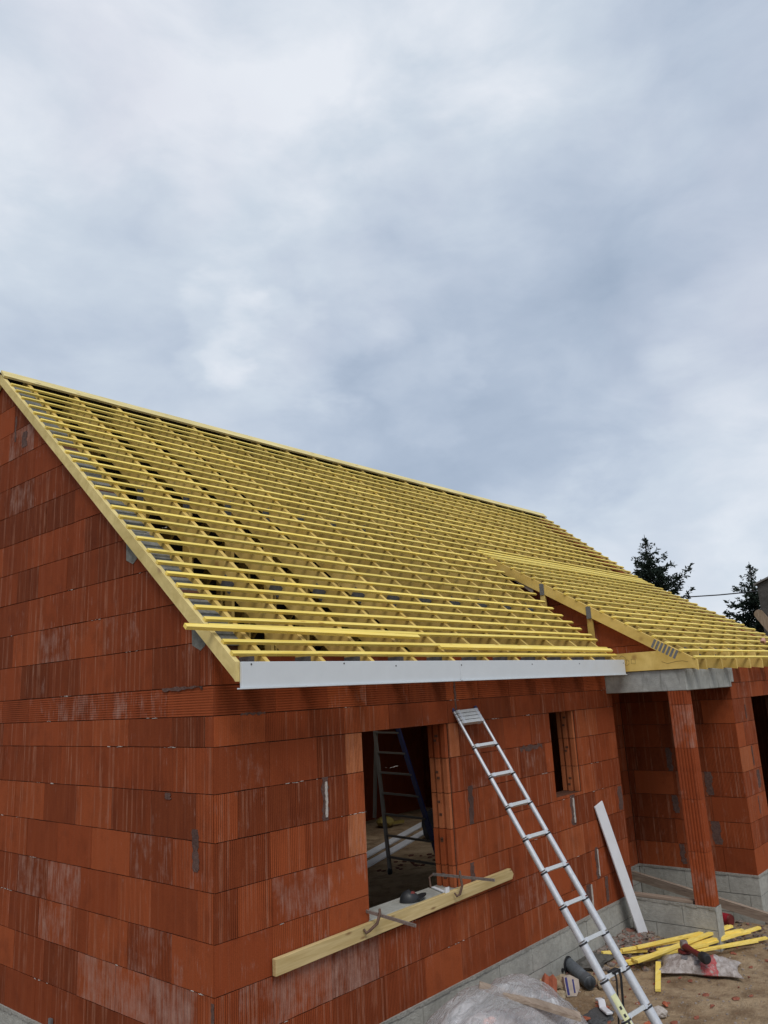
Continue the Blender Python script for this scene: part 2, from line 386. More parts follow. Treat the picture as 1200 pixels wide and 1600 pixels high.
def clip_poly(poly, planes):
    for a, b, c in planes:                       # keep a*u+b*z <= c
        o = []
        for i in range(len(poly)):
            p, q = poly[i], poly[(i+1) % len(poly)]
            dp, dq = a*p[0]+b*p[1]-c, a*q[0]+b*q[1]-c
            if dp <= 0: o.append(p)
            if (dp < 0) != (dq < 0) and abs(dp-dq) > 1e-9:
                t = dp/(dp-dq); o.append((p[0]+(q[0]-p[0])*t, p[1]+(q[1]-p[1])*t))
        poly = o
        if len(poly) < 3: return []
    return poly
ROWS = [(.402+.274*k, .402+.274*(k+1)) for k in range(7)]+[(2.32, 2.505), (2.505, 2.69)]
def brick_face(mb, axis, face, sgn, u0, u1, rows, starts, openings=(), planes=(), length=.495, bright=(), pale=(), kinds=None,
               depth=.0105, mat=0, jw=.0021, bias=0.0, ranges=None):
    """axis 'y': wall face in the plane y=face, u=x; axis 'x': plane x=face, u=y. sgn: direction of the outward normal."""
    for ri, (z0, z1) in enumerate(rows):
        kind = (kinds[ri] if kinds else .5)
        a, b_ = (u0, u1) if not ranges else ranges[ri]
        st = starts[ri % len(starts)]; cuts = [a]; u = st
        if isinstance(st, (list, tuple)): cuts += [q for q in st if a < q < b_]; u = st[-1]+length
        while u < b_-.05:
            if u > a+.05: cuts.append(u)
            u += length if random.random() > .10 else length*random.choice((.5, .62, .8))
        cuts.append(b_)
        for i in range(len(cuts)-1):
            a0, a1 = cuts[i], cuts[i+1]
            segs = [(a0, a1, z0, z1)]
            for (oa, ob, za, zb) in openings:
                ns = []
                for (p, q, y0, y1) in segs:
                    if q <= oa or p >= ob or y1 <= za+.004 or y0 >= zb-.004: ns.append((p, q, y0, y1)); continue
                    if p < oa: ns.append((p, oa, y0, y1))
                    if q > ob: ns.append((ob, q, y0, y1))
                    pp, qq = max(p, oa), min(q, ob)
                    if y0 < za-.01: ns.append((pp, qq, y0, za))
                    if y1 > zb+.01: ns.append((pp, qq, zb, y1))
                segs = ns
            uc, zc = (a0+a1)/2, (z0+z1)/2
            r = min(.78, max(0, random.betavariate(2.1, 2.1)+bias)); G = max(0, random.gauss(.12, .16)); K = kind
            if kind == .5 and random.random() < .22: K = 0.0
            for (bu, bz, br) in bright:
                if a0-.001 <= bu <= a1+.001 and z0 <= bz <= z1: r = br
            for (bu, bz, bg_) in pale:
                if a0 <= bu <= a1 and z0 <= bz <= z1: G = bg_
            col = (r, G, K, random.random()); off = random.uniform(-.0018, .0018)
            for (p, q, y0, y1) in segs:
                if q-p < .012 or y1-y0 < .012: continue
                poly = [(p+jw*.85, y0+jw), (q-jw*.85, y0+jw), (q-jw*.85, y1-jw*.7), (p+jw*.85, y1-jw*.7)]
                # chipped, slightly uneven arrises
                n = max(2, int((q-p)/.09)); top = []
                for t in range(n+1):
                    top.append((p+jw*.85+(q-p-jw*1.7)*t/n, y1-jw*.7-abs(random.gauss(0, .0012))))
                bot = [(p+jw*.85+(q-p-jw*1.7)*t/n, y0+jw+abs(random.gauss(0, .0010))) for t in range(n+1)]
                poly = bot+top[::-1]
                if planes: poly = clip_poly(poly, planes)
                if len(poly) < 3: continue
                f = face+sgn*off; bk = face-sgn*depth
                mb.prism(poly, axis, min(f, bk), max(f, bk), mat, col)
def core_cells(mb, axis, t0, t1, u0, u1, z0, z1, openings, m=1):
    cuts = sorted({u0, u1}|{max(u0, o[0]) for o in openings}|{min(u1, o[1]) for o in openings})
    for a, b in zip(cuts[:-1], cuts[1:]):
        mids = [o for o in openings if o[0] < (a+b)/2 < o[1]]
        spans = [(z0, z1)]
        for o in mids: spans = [(z0, o[2]), (o[3], z1)]
        for s0, s1 in spans:
            if s1-s0 < .01: continue
            if axis == 'y': mb.box((a, t0, s0), (b, t1, s1), m, (.4, .1, 0, .3))
            else: mb.box((t0, a, s0), (t1, b, s1), m, (.4, .1, 0, .3))
def patch(mb, axis, face, sgn, pts, m, th=.004, jit=.012, n=12):
    """irregular mortar smear between (u,z0) and (u,z1) of half width w"""
    for (u, za, zb, wd) in pts:
        l, r = [], []; j_ = min(jit, wd*.5)
        if wd > (zb-za): n_ = 16
        else: n_ = n
        if wd > (zb-za):                       # lying along a bed joint
            lo = [(u-wd+2*wd*t/n_, za+random.uniform(0, .6)*(zb-za)*(1 if 0 < t < n_ else .8)) for t in range(n_+1)]
            hi = [(u-wd+2*wd*t/n_, zb-random.uniform(0, .35)*(zb-za)) for t in range(n_+1)]
            poly = lo+hi[::-1]
        else:
            for t in range(n_+1):
                z = za+(zb-za)*t/n_
                l.append((u-wd+random.uniform(-j_, j_)*.8-.2*wd*math.sin(t*.9), z)); r.append((u+wd+random.uniform(-j_, j_)*.8-.3*wd*(t < 2), z))
            poly = l+r[::-1]
        a, b = face, face+sgn*th
        mb.prism(poly, axis, min(a, b), max(a, b), m, (.1, .1, 0, .1))
def crumbs(mb, axis, face, sgn, z, u0, u1, n, m, big=.006):
    """mortar squeezed out of a bed joint: a few clusters of thin uneven beads"""
    for i in range(max(2, n//7)):
        uc = random.uniform(u0, u1); sp = random.uniform(.01, .16)
        for k in range(random.randint(2, 9)):
            u = min(u1, max(u0, random.gauss(uc, sp*.5))); s = random.uniform(.25, .8)*big; c = (u, face+sgn*.001, z) if axis == 'y' else (face+sgn*.001, u, z)
            l_ = s*random.uniform(1.5, 6); sz = (l_, s*.6, s*.55) if axis == 'y' else (s*.6, l_, s*.55)
            mb.rock((c[0], c[1], c[2]+random.uniform(-.003, .003)), sz, random.random()*50, m, (.1, .1, 0, .1), 1)

def zr(y): return 3.033+.8254*y        # top of the main rafters
def zl(y): return 3.388+.589*y         # top of the flatter rafters over the porch
YR = 3.372                             # ridge line
WIN = (1.31, 2.36, 1.06, 2.32); SW = (4.005, 4.52, 1.53, 2.32)

# front wall
W = MB()
core_cells(W, 'y', .0108, .2, .012, 5.42, .39, 2.69, [WIN, SW])
front_starts = [(.43, .93, 1.43), (.17, .436, .93), (.43, .92), (.17, .436, .919), (.425, .727, 1.13), (.175, .65, 1.14), (.43, .856, 1.133), (.489, .972, 1.379, 1.871, 2.358, 2.826), (.489, .972, 1.379, 1.871, 2.358, 2.826)]
front_bright = [(1.2, 2.2, 1.0), (.12, 1.93, .72), (.2, 1.34, .72), (1.21, 1.65, .98), (1.03, 1.38, .8), (2.4, 2.22, .96), (2.45, 1.2, .85), (3.17, 1.94, .5), (4.07, 1.21, .86), (4.64, .58, .8), (4.7, 1.9, .8), (4.8, 2.2, .85), (4.6, 1.6, .83), (3.39, 1.32, .72), (2.75, 1.6, .74), (3.0, 1.1, .7), (5.0, 1.4, .78), (4.1, .8, .75), (.9, 1.1, .7)]
front_pale = [(.67, 1.37, .75), (.3, .82, .7), (.67, .8, 1.0), (1.14, .82, 1.05), (1.2, 1.39, .6), (1.46, .9, .35), (3.3, .76, .7), (1.57, .74, .5), (.3, .55, .8), (2.9, 1.8, .45), (4.9, .9, .5), (3.5, 1.9, .5)]
brick_face(W, 'y', 0, -1, 0, 5.42, ROWS[:7], front_starts[:7], [WIN, SW], bright=front_bright, pale=front_pale, length=.455, bias=.03)
brick_face(W, 'y', 0, -1, 0, 5.42, ROWS[7:], [(.40, .80, 1.13, 1.62, 2.03, 2.36, 2.85, 3.33, 3.42, 3.86), front_starts[8]], [WIN, SW], kinds=[.5, 1.0], length=.49, bias=-.06)
brick_face(W, 'y', .003, -1, 0.0, 5.42, [(2.69, 2.87)], [.3], kinds=[.0], length=.5, bias=-.2, depth=.197)
patch(W, 'y', .0, -1, [(.92, 1.77, 2.05, .030), (2.60, 1.50, 1.80, .030), (2.55, .98, 1.21, .028), (4.30, 1.24, 1.52, .045), (4.68, .68, .97, .030), (4.83, .44, .67, .03), (5.35, 1.24, 1.48, .05), (2.48, 2.38, 2.66, .012), (3.62, 1.99, 2.06, .2), (1.9, 1.04, 1.058, .4), (.3, 2.49, 2.515, .10), (4.45, .42, .67, .05)], 2, .003)
patch(W, 'y', -.003, -1, [(.925, 1.79, 2.02, .010), (4.31, 1.26, 1.49, .012), (4.70, .70, .95, .008), (4.50, .45, .66, .012)], 3, .006, .004)
for k, (z0, z1) in enumerate(ROWS): crumbs(W, 'y', 0, -1, z0, 0.02, 5.4, 22, 3)
W.build('front_wall', [M_BRICK, M_MORTDARK, M_MORT, mortar_mat('pale_mortar', (.42, .38, .34), (.55, .50, .46))], H)
M_PALE = bpy.data.materials['pale_mortar']

# jamb blocks of the big window (interlocking ends of the blocks show in the reveal)
def jamb(x, sg, z0, z1, y0=.016, y1=.2, name='window_jamb'):
    mb = MB()
    for (a, b) in ROWS[:7]:
        a, b = max(a, z0), min(b, z1)
        if b-a < .05: continue
        r = random.uniform(.62, 1.0); c = (r, .15, 0.0, random.random())
        d = random.uniform(.004, .012)
        for (ya, yb, dd) in ((y0, y0+.045, .030), (y0+.045, y0+.075, .004), (y0+.075, y0+.115, .034), (y0+.115, y0+.140, .004), (y0+.140, y1-.004, .026)):
            xa, xb = (x-sg*.004, x-sg*(dd+d))
            mb.box((min(xa, xb), ya+.001, a+.003), (max(xa, xb), yb-.001, b-.003), 0, c)
        for q in range(2):
            zz = random.uniform(a+.05, b-.05); yy = y0+.095+random.uniform(-.01, .01)
            xo = x-sg*(.036+d)
            mb.box((min(xo, xo+sg*.01), yy-.014, zz-.010), (max(xo, xo+sg*.01), yy+.014, zz+.010), 1, (0, 0, 0, .1))
    return mb.build(name, [M_BRICK, M_MORTDARK], H)
jamb(WIN[1], 1, WIN[2], WIN[3]); jamb(SW[1], 1, SW[2], SW[3])
s = MB(); s.box((1.30, -.004, 1.000), (2.366, .215, 1.062)); sill = s.build('window_sill', M_CONC, H, bevel=.004)

# gable wall on the left
Gm = MB()
gp = [(.011, .39), (6.73, .39), (6.73, 2.7), (YR, zr(YR)-.06), (.011, zr(.011)-.06)]
Gm.prism(gp, 'x', .0108, .2, 1, (.3, .1, 0, .2))
up = ROWS+[(2.69+.274*k, 2.69+.274*(k+1)) for k in range(12)]
gst = [.43, .17]*3+[.43]+[(.51, 1.003, 1.512, 1.991, 2.492), (.25, .51, 1.003, 1.512, 1.991, 2.492)]
slope = [(-.8254, 1, 3.033-.07), (.8254, 1, 3.033-.07+.8254*2*YR)]
gb = [(.1, 1.98, .76), (.2, 2.16, .66), (.28, 1.07, .72), (2.48, 1.91, .8), (2.66, 1.61, .72), (.1, .8, .74), (2.6, .8, .78), (.1, 1.6, .66)]
gpale = [(2.39, 1.36, .85), (1.91, 1.34, .9), (1.37, .83, 1.0), (.89, .86, 1.0), (.41, .87, 1.05), (2.09, 1.03, .75), (.52, 1.17, .7), (.67, 1.59, .6), (2.32, 3.19, .8), (3.02, 4.55, .7), (2.98, 4.93, .9), (1.3, 3.2, .55), (.4, 1.7, .4)]
brick_face(Gm, 'x', 0, -1, .0106, 6.73, ROWS[:7], [.43, .17, .43, .17, .43, .18, .43], bright=gb, pale=gpale, bias=-.02)
brick_face(Gm, 'x', 0, -1, .0106, 6.73, ROWS[7:9], [(.10, .45, .97), (.51, 1.003, 1.512, 1.991, 2.492)], kinds=[.5, 1.0], pale=[(1.2, 2.6, .7), (1.7, 2.6, .8), (.7, 2.6, .5), (2.2, 2.6, .5)], bias=-.05)
brick_face(Gm, 'x', 0, -1, .0106, 6.73, up[9:], [(.145, .69, 1.18), .37, .62, .15], planes=slope, pale=gpale, bias=-.10)
patch(Gm, 'x', 0, -1, [(.19, 1.60, 1.84, .030), (.02, .70, .92, .012), (.49, 2.0, 2.04, .03), (3.05, 5.05, 5.3, .015), (2.85, 4.95, 5.1, .05)], 2, .003)
patch(Gm, 'x', -.001, -1, [(.34, 2.665, 2.70, .22)], 2, .006, .02)
for (z0, z1) in ROWS+up[9:14]: crumbs(Gm, 'x', 0, -1, z0, .02, 3.2, 16, 3)
# grey mortar filling the cut blocks along the slope and capping the wall under the rafters
for yy in (1.0, .18):
    Gm.prism([(yy-.09, zr(yy)-.24), (yy-.04, zr(yy)-.27), (yy+.05, zr(yy)-.23), (yy+.06, zr(yy)-.02), (yy-.09, zr(yy-.09)-.06)], 'x', -.0035, .004, 4, (0, 0, 0, .1))
cap = [(-.10, zr(-.10)-.055), (YR, zr(YR)-.055), (YR, zr(YR)-.09), (-.10, zr(-.1)-.09)]
n = 60
for i in range(n):
    y0 = .0+(YR-.0)*i/n; y1 = .0+(YR-.0)*(i+1)/n; h = random.uniform(.030, .065)
    Gm.prism([(y0, zr(y0)-h-.04), (y1, zr(y1)-h-.04), (y1, zr(y1)-h), (y0, zr(y0)-h)], 'x', .003, .199, 4, (0, 0, 0, .1))
Gm.build('gable_wall', [M_BRICK, M_MORTDARK, M_MORT, M_PALE, mortar_mat('wall_head_mortar', (.13, .13, .115), (.24, .235, .21), 18)], H)

# remaining outer walls
s = MB(); core_cells(s, 'y', 6.53, 6.73, .2, 10.05, .1, 2.69, [(.7, 4.9, .3, 2.32)], 0); s.build('back_wall', M_BRICK, H)  # unseen opening added here to light the interior floor
s = MB()
s.prism([(-.86, .3), (6.73, .3), (6.73, 2.7), (YR, zr(YR)-.06), (1.5, zr(1.5)-.06), (-.86, zl(-.86)-.08)], 'x', 10.05, 10.25, 0, (.3, .1, .5, .4)); s.build('gable_wall', M_BRICK, H)

# porch: recessed wall, side wall of the projecting bay, front of the bay
s = MB()
s.box((5.225, .21, .39), (5.419, .70, 2.69), 0, (.25, .1, 0, .3))
core_cells(s, 'y', .5308, .70, 5.42, 6.73, .39, 2.69, [(5.50, 6.50, .39, 2.32)], 1)
brick_face(s, 'y', .52, -1, 5.42, 6.71, ROWS, [6.6, 6.55], [(5.50, 6.50, .39, 2.32)], bias=.12, bright=[(6.6, 1.2, .8), (6.6, 1.7, .75)])
s.build('porch_wall', [M_BRICK, M_MORTDARK], H)
s = MB()
core_cells(s, 'x', 6.7308, 6.92, -.855, .70, .39, 2.69, [], 1)
brick_face(s, 'x', 6.72, -1, -.8695, .52, ROWS, [(-.53, -.03), (-.38, .0), (-.47, -.03), (-.62, -.05), (-.45, -.1), (-.38, .05), (-.5, -.04), (-.4,), (-.4,)], bias=-.05)
patch(s, 'x', 6.72, -1, [(-.03, 1.50, 1.77, .035), (-.04, 1.02, 1.22, .035), (-.47, 1.24, 1.5, .04), (-.48, .70, .95, .05), (-.05, .45, .67, .03)], 2, .003)
s.build('bay_side_wall', [M_BRICK, M_MORTDARK, M_MORT], H)
s = MB(); BO = (7.42, 8.7, .84, 2.32)
core_cells(s, 'y', -.8595, -.66, 6.735, 10.05, .39, 2.69, [BO], 1)
brick_face(s, 'y', -.87, -1, 6.72, 10.25, ROWS, [(7.14,), (7.0,), (7.18,), (6.95,)], [BO], bias=.1, pale=[(7.0, 2.2, .5), (7.0, 1.3, .6)], bright=[(7.1, 1.5, .9), (7.3, 1.0, .8)])
patch(s, 'y', -.87, -1, [(7.14, 2.08, 2.24, .012), (7.16, 1.54, 1.76, .016), (7.25, 1.28, 1.48, .05), (7.12, 1.0, 1.2, .012)], 2, .004, .006)
s.build('bay_front_wall', [M_BRICK, M_MORTDARK, M_MORT], H)

# concrete block plinth
def plinth(name, axis, face, sgn, u0, u1, z0, z1, depth=.2, rows=2):
    mb = MB(); hgt = (z1-.012-z0)/rows if rows else .2
    rw = [(z1-.01-.2*(k+1), z1-.01-.2*k) for k in range(rows)]
    a, b = face-sgn*.008, face-sgn*depth
    if axis == 'y': mb.box((u0+.004, min(a, b), z0), (u1-.004, max(a, b), z1-.004), 1)
    else: mb.box((min(a, b), u0+.004, z0), (max(a, b), u1-.004, z1-.004), 1)
    st = [[u0+.33+.5*i for i in range(14)], [u0+.12+.5*i for i in range(14)]]
    brick_face(mb, axis, face, sgn, u0, u1, rw, [[q for q in st[0] if q < u1-.04] or [u1], [q for q in st[1] if q < u1-.04] or [u1]], kinds=[0]*rows, length=.5, depth=.008, mat=0, jw=.003)
    # mortar fillet on top
    n = int((u1-u0)/.06)+1
    for i in range(n):
        p, q = u0+(u1-u0)*i/n, u0+(u1-u0)*(i+1)/n; h = random.uniform(.008, .020); o = random.uniform(.004, .010)
        f0, f1 = face-sgn*.01, face+sgn*o
        if axis == 'y': mb.box((p, min(f0, f1), z1-h-.006), (q, max(f0, f1), z1+.003), 2)
        else: mb.box((min(f0, f1), p, z1-h-.006), (max(f0, f1), q, z1+.003), 2)
    return mb.build(name, [M_CONC, M_CONCJ, M_MORTG], H)
M_MORTG = mortar_mat('grey_mortar', (.25, .24, .21), (.40, .385, .345), 50)
plinth('plinth', 'y', -.006, -1, -.006, 5.42, -.45, .402, .2, 3)
plinth('plinth', 'x', -.006, -1, -.004, 6.74, -.45, .402, .2, 3)
plinth('plinth', 'y', .514, -1, 5.42, 6.71, -.4, .402, .18, 3)
plinth('plinth', 'x', 6.714, -1, -.874, .512, -.4, .402, .18, 3)
plinth('plinth', 'y', -.876, -1, 6.716, 10.25, -.4, .402, .2, 3)
plinth('porch_plinth', 'x', 5.300, -1, -.885, -.01, -.4, .385, .15, 3)
s = MB(); s.box((5.301, -.892, -.3), (5.452, -.886, .384), 0); s.build('plinth_end_render', M_CONC, H)
s = MB(); s.box((.2, .2, .05), (5.22, 6.53, .30)); s.box((5.22, .70, .05), (10.05, 6.53, .2995)); s.box((6.92, -.66, .05), (10.05, .70, .299)); s.build('floor', M_DIRT, H)
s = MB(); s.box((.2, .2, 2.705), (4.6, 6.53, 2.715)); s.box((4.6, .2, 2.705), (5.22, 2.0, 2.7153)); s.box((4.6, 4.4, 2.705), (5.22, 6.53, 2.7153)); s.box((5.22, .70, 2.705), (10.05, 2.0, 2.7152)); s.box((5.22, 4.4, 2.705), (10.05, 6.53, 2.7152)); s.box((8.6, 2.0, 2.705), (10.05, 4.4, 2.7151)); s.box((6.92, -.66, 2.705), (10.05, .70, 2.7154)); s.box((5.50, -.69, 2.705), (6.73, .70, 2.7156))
s.build('light_blocking_ceiling', plain('light_blocker', (.035, .026, .02), .9), H)  # sheets added to darken room and porch; the gap lets some light through
# black discs on the plinth stand in for the shade inside the drain hole
s = MB(); s.tube([(3.905, -.0155, .10), (3.905, -.0075, .10)], .075, 20, smooth=False); s.tube([(3.80, -.0155, .085), (3.80, -.0075, .085)], .018, 10, smooth=False)
s.build('pipe_hole_shade', M_BLACK, H)

# concrete ring beam and ribbed clay column of the porch
s = MB(); s.box((5.302, -.90, 2.462), (5.50, .02, 2.682)); s.box((5.50, -.898, 2.462), (6.70, -.70, 2.680)); s.box((6.70, -.897, 2.515), (6.80, -.72, 2.678))
s.build('concrete_beam', M_BEAM, H, bevel=.006)
cb = MB(); zc = [.387, .885, 1.385, 1.885, 2.32, 2.462]
for i in range(5):
    c = (random.choice((.55, .66, .72, .62)), random.choice((.25, .6, .85)), 0, random.random())
    dx = random.uniform(-.002, .002); prof = []
    n = 7                                         # fluted faces
    def flute(p, q, nrm, n):
        o = []
        for k in range(n):
            for t, d in ((0, 0), (.12, .006), (.55, .006), (.68, 0)):
                f = (k+t)/n; o.append((p[0]+(q[0]-p[0])*f+nrm[0]*d, p[1]+(q[1]-p[1])*f+nrm[1]*d))
        return o
    x0, x1, y0, y1 = 5.306+dx, 5.442+dx, -.880, -.690
    prof = flute((x0, y1), (x0, y0), (-1, 0), 6)+flute((x0, y0), (x1, y0), (0, -1), 3)+[(x1, y0), (x1, y1)]
    cb.prism(prof, 'z', zc[i]+.0015, zc[i+1]-.0015, 0, c)
cb.build('clay_column', M_BRICK, H)

# ------------------------------------------------------------------ roof
def chord(mb, pts, x, wd=.036, m=0): mb.prism(pts, 'x', x-wd/2, x+wd/2, m)
def strut(mb, a, b, x, d=.075, wd=.034):
    a = Vector((0, a[0], a[1])); b = Vector((0, b[0], b[1])); q = (b-a).normalized(); nrm = Vector((0, -q.z, q.y))*d/2
    mb.prism([((a+nrm).y, (a+nrm).z), ((b+nrm).y, (b+nrm).z), ((b-nrm).y, (b-nrm).z), ((a-nrm).y, (a-nrm).z)], 'x', x-wd/2, x+wd/2)
def back_chord(y0, y1, dep, x, mb, wd=.036):
    f = lambda y: zr(2*YR-y)
    mb.prism([(y0, f(y0)), (y1, f(y1)), (y1, f(y1)-dep), (y0, f(y0)-dep)], 'x', x-wd/2, x+wd/2)
PLATES = {'heel': (-.02, 2.775, .17, .12), 'lower': (.95, zr(.95)-.16, .13, .10), 'upper': (2.0, zr(2.0)-.16, .13, .10)}
def plate(x, y, z, w_, h_, parent, side=-1, ang=0, name='connector_plate'):
    mb = MB(); x0 = x+side*.0185; ca, sa = math.cos(ang), math.sin(ang)
    nn = 7
    for k in range(nn):
        a0 = -w_/2+w_*k/nn; a1 = a0+w_/nn*.62
        P = [(a0, -h_/2), (a1, -h_/2), (a1, h_/2), (a0, h_/2)]
        mb.prism([(y+p*ca-q*sa, z+p*sa+q*ca) for p, q in P], 'x', x0-.0012, x0+.0022)
    P = [(-w_/2-.004, -h_/2-.004), (w_/2, -h_/2-.004), (w_/2, h_/2+.004), (-w_/2-.004, h_/2+.004)]
    mb.prism([(y+p*ca-q*sa, z+p*sa+q*ca) for p, q in P], 'x', x0-.0004, x0+.0012)
    return mb.build(name, M_GALV, parent)
main_m = MB()
def main_truss(mb, x):
    chord(mb, [(-.262, 2.664), (-.262, zr(-.262)), (YR, zr(YR)), (YR, zr(YR)-.25), (-.139, 2.668)], x)
    back_chord(YR, 7.0, .25, x, mb)
    mb.box((x-.017, -.10, 2.70), (x+.017, 6.85, 2.855))
    strut(mb, (2.0, zr(2)-.15), (2.0, 2.80), x, .10)
    strut(mb, (2*YR-2.0, zr(2)-.15), (2*YR-2.0, 2.80), x, .10)
def bay_truss(mb, x):
    chord(mb, [(1.30, zr(1.30)-.05), (1.5, zr(1.5)), (YR, zr(YR)), (YR, zr(YR)-.25), (1.30, zr(1.30)-.25)], x)
    back_chord(YR, 7.0, .25, x, mb)
    chord(mb, [(-1.05, 2.665), (-1.05, zl(-1.05)), (1.52, zl(1.52)), (1.52, zl(1.52)-.16), (-.70, zl(-.7)-.16), (-.86, 2.69)], x, .0355)
    mb.box((x-.017, -.98, 2.692), (x+.017, 6.85, 2.862))
    strut(mb, (.2, 2.8), (.1, zl(.1)-.1), x); strut(mb, (.25, 2.8), (1.3, zl(1.3)-.1), x); strut(mb, (1.4, 2.8), (2.0, zr(2)-.12), x)
    strut(mb, (2.0, zr(2)-.12), (2.5, 2.80), x)
xs = [.21+.485*k for k in range(20)]
for k, x in enumerate(xs):
    mb = MB(); (main_truss if x < 5.2 else bay_truss)(mb, x)
    t = mb.build('roof_truss', M_TRUSS, H, loc=(x, 0, 2.7))
    if x < 5.2:
        plate(x, -.06, 2.79, .18, .13, t); plate(x, 2.0, zr(2.0)-.25, .10, .15, t); plate(x, .75, zr(.75)-.19, .14, .09, t, ang=math.radians(39))
    else:
        plate(x, -.72, 2.83, .2, .12, t, ang=math.radians(30))
# barge rafters outside the gables
mb = MB(); x = -.026
mb.prism([(-.262, 2.700), (-.262, zr(-.262)), (YR, zr(YR)), (YR, zr(YR)-.098), (-.245, zr(-.245)-.112)], 'x', x-.018, x+.018)
mb.build('barge_rafter', M_PALEWOOD, H, loc=(x, 0, 2.7))
mb = MB(); f = lambda y: zr(2*YR-y)
mb.prism([(YR+.001, f(YR)), (7.0, f(7.0)), (7.0, f(7.0)-.082), (YR+.001, f(YR)-.082)], 'x', x-.018, x+.018)
mb.build('barge_rafter', M_PALEWOOD, H, loc=(x, 4, 2.7))
mb = MB(); x = 10.27
mb.prism([(-1.05, 2.665), (-1.05, zl(-1.05)), (1.5, zl(1.5)), (YR, zr(YR)), (YR, zr(YR)-.12), (1.5, zl(1.5)-.12), (-.98, zl(-.98)-.12)], 'x', x-.018, x+.018)
mb.build('barge_rafter', M_PALEWOOD, H, loc=(x, 0, 2.7))
# edge truss of the projecting porch roof: flatter rafter, horizontal tie, posts
x = 5.298
mb = MB()
mb.prism([(-1.05, 2.665), (-1.05, zl(-1.05)), (1.56, zl(1.56)), (1.56, zl(1.56)-.125), (-.86, zl(-.86)-.125)], 'x', x-.019, x+.019)
er = mb.build('edge_rafter', M_TRUSS, H, loc=(x, 0, 2.8))
plate(x, -.72, zl(-.72)-.06, .30, .095, er, ang=math.radians(30.5))
plate(x, .672, zl(.672)-.075, .055, .13, er, side=-1.25); plate(x, .10, zl(.10)-.075, .055, .13, er, side=-1.25)
mb = MB(); mb.prism([(-1.045, 2.687), (-.99, 2.80), (-.86, zl(-.86)-.128), (-.80, 2.885), (.4, 2.885), (.4, 2.687)], 'x', x-.0195, x+.0185)
# faint pencil scribble left by the carpenter
tie = mb.build('tie_beam', M_TRUSS, H, loc=(x, 0, 2.7))
mb = MB(); yy, zz = -.26, 2.80; xx = x-.0190
M_PENCIL = plain('pencil_line', (.16, .10, .04), .8)
def scr(pts):
    mb = MB(); mb.tube([(xx, yy-a, zz+b) for a, b in pts], .0022, 5); mb.build('pencil_mark', M_PENCIL, tie)
scr([(-.05, .045), (-.02, .06), (.015, .04), (.03, .01), (.02, -.03)])
scr([(.03+.028*math.cos(t), -.015+.03*math.sin(t)) for t in [k*.5 for k in range(13)]])
scr([(.085, .02), (.08, -.03), (.125, -.035), (.13, .015), (.085, .018)])
scr([(.42, -.03), (.48, -.055), (.56, -.04), (.64, -.035), (.70, -.05)])
for y in (.672, .10):
    mb = MB(); mb.box((x-.015, y-.032, 2.885 if y < .4 else zr(y)-.1), (x+.017, y+.032, zl(y)-.126)); mb.build('post', M_YELLOWPOST if False else M_TRUSS, H, loc=(x, y, 3))
mb = MB(); mb.prism([(.80, zr(.8)-.02), (.80, zl(.8)-.127), (1.50, zl(1.5)-.127), (1.50, zr(1.5)-.06)], 'x', x-.008, x+.010); mb.build('sheathing_board', M_OLDWOOD, H, loc=(x, 1, 3.4))
# clay block infill behind the edge truss
s = MB(); pls = [(-.589, 1, 3.388-.03)]
inf = clip_poly([(-.86, 2.70), (1.25, 2.70), (1.25, 4.3), (-.86, 4.3)], [(-.589, 1, 3.388-.04)])
s.prism(inf, 'x', 5.3708, 5.50, 1, (.2, .1, 0, .3))
brick_face(s, 'x', 5.360, -1, -.86, 1.25, [(2.69, 2.965), (2.965, 3.24), (3.24, 3.51), (3.51, 3.79), (3.79, 4.06)], [(-.25, .22, .75), (.05, .44, .9), (.35, .8), .5, .5], planes=[(-.589, 1, 3.388-.035)], kinds=[0]*5, bias=-.04, depth=.0105)
s.build('infill_wall', [M_BRICK, M_MORTDARK], H)

# battens
TH = math.atan(.8254); TL = math.atan(.589)
def batten(y, zf, x0, x1, th, lift=.0, wd=.031, hh=.020, mat=None, dy=0):
    mb = MB(); nrm = Vector((0, -math.sin(th), math.cos(th))); tan = Vector((0, math.cos(th), math.sin(th)))
    c = Vector((0, y, zf(y)))+nrm*(hh/2+.001+lift)
    n = max(2, int((x1-x0)/.97)); pts = []
    for i in range(n+1):
        t = i/n; o = tan*random.gauss(0, .0034)+nrm*abs(random.gauss(0, .0008))
        pts.append(Vector((x0+(x1-x0)*t, 0, 0))+c+o)
    vs = []
    for p in pts:
        for a, b in ((-1, -1), (1, -1), (1, 1), (-1, 1)): vs.append(p+tan*a*wd/2+nrm*b*hh/2)
    fs = [(0, 1, 2, 3), tuple(4*n+k for k in (3, 2, 1, 0))]
    for i in range(n):
        for k in range(4): fs.append((4*i+k, 4*i+4+k, 4*i+4+(k+1) % 4, 4*i+(k+1) % 4))
    mb.add(vs, fs)
    return mb.build('batten', mat or M_BATTEN, H, loc=((x0+x1)/2, y, zf(y)))
rows = [-.212, -.114, .013, .080, .180, .282, .388, .498, .612, .742, .872, .997, 1.118, 1.239, 1.366, 1.492, 1.613, 1.738, 1.867, 1.991, 2.122, 2.247, 2.375, 2.508, 2.633, 2.766, 2.912, 3.040, 3.164]
for i, y in enumerate(rows):
    xl = -.030+random.uniform(-.009, .009)
    if y < 1.48: batten(y, zr, xl, 5.20+random.uniform(-.03, .04), TH)
    else:
        j = random.choice((3.62, 4.59, 5.56)); batten(y, zr, xl, j-.002, TH); batten(y+random.uniform(-.006, .006), zr, j+.002, 10.30+random.uniform(-.02, .03), TH)
y = -1.025; i = 0
while y < 1.46:
    batten(y, zl, 5.272+random.uniform(-.006, .008), 10.30+random.uniform(-.03, .03), TL); y += .1395
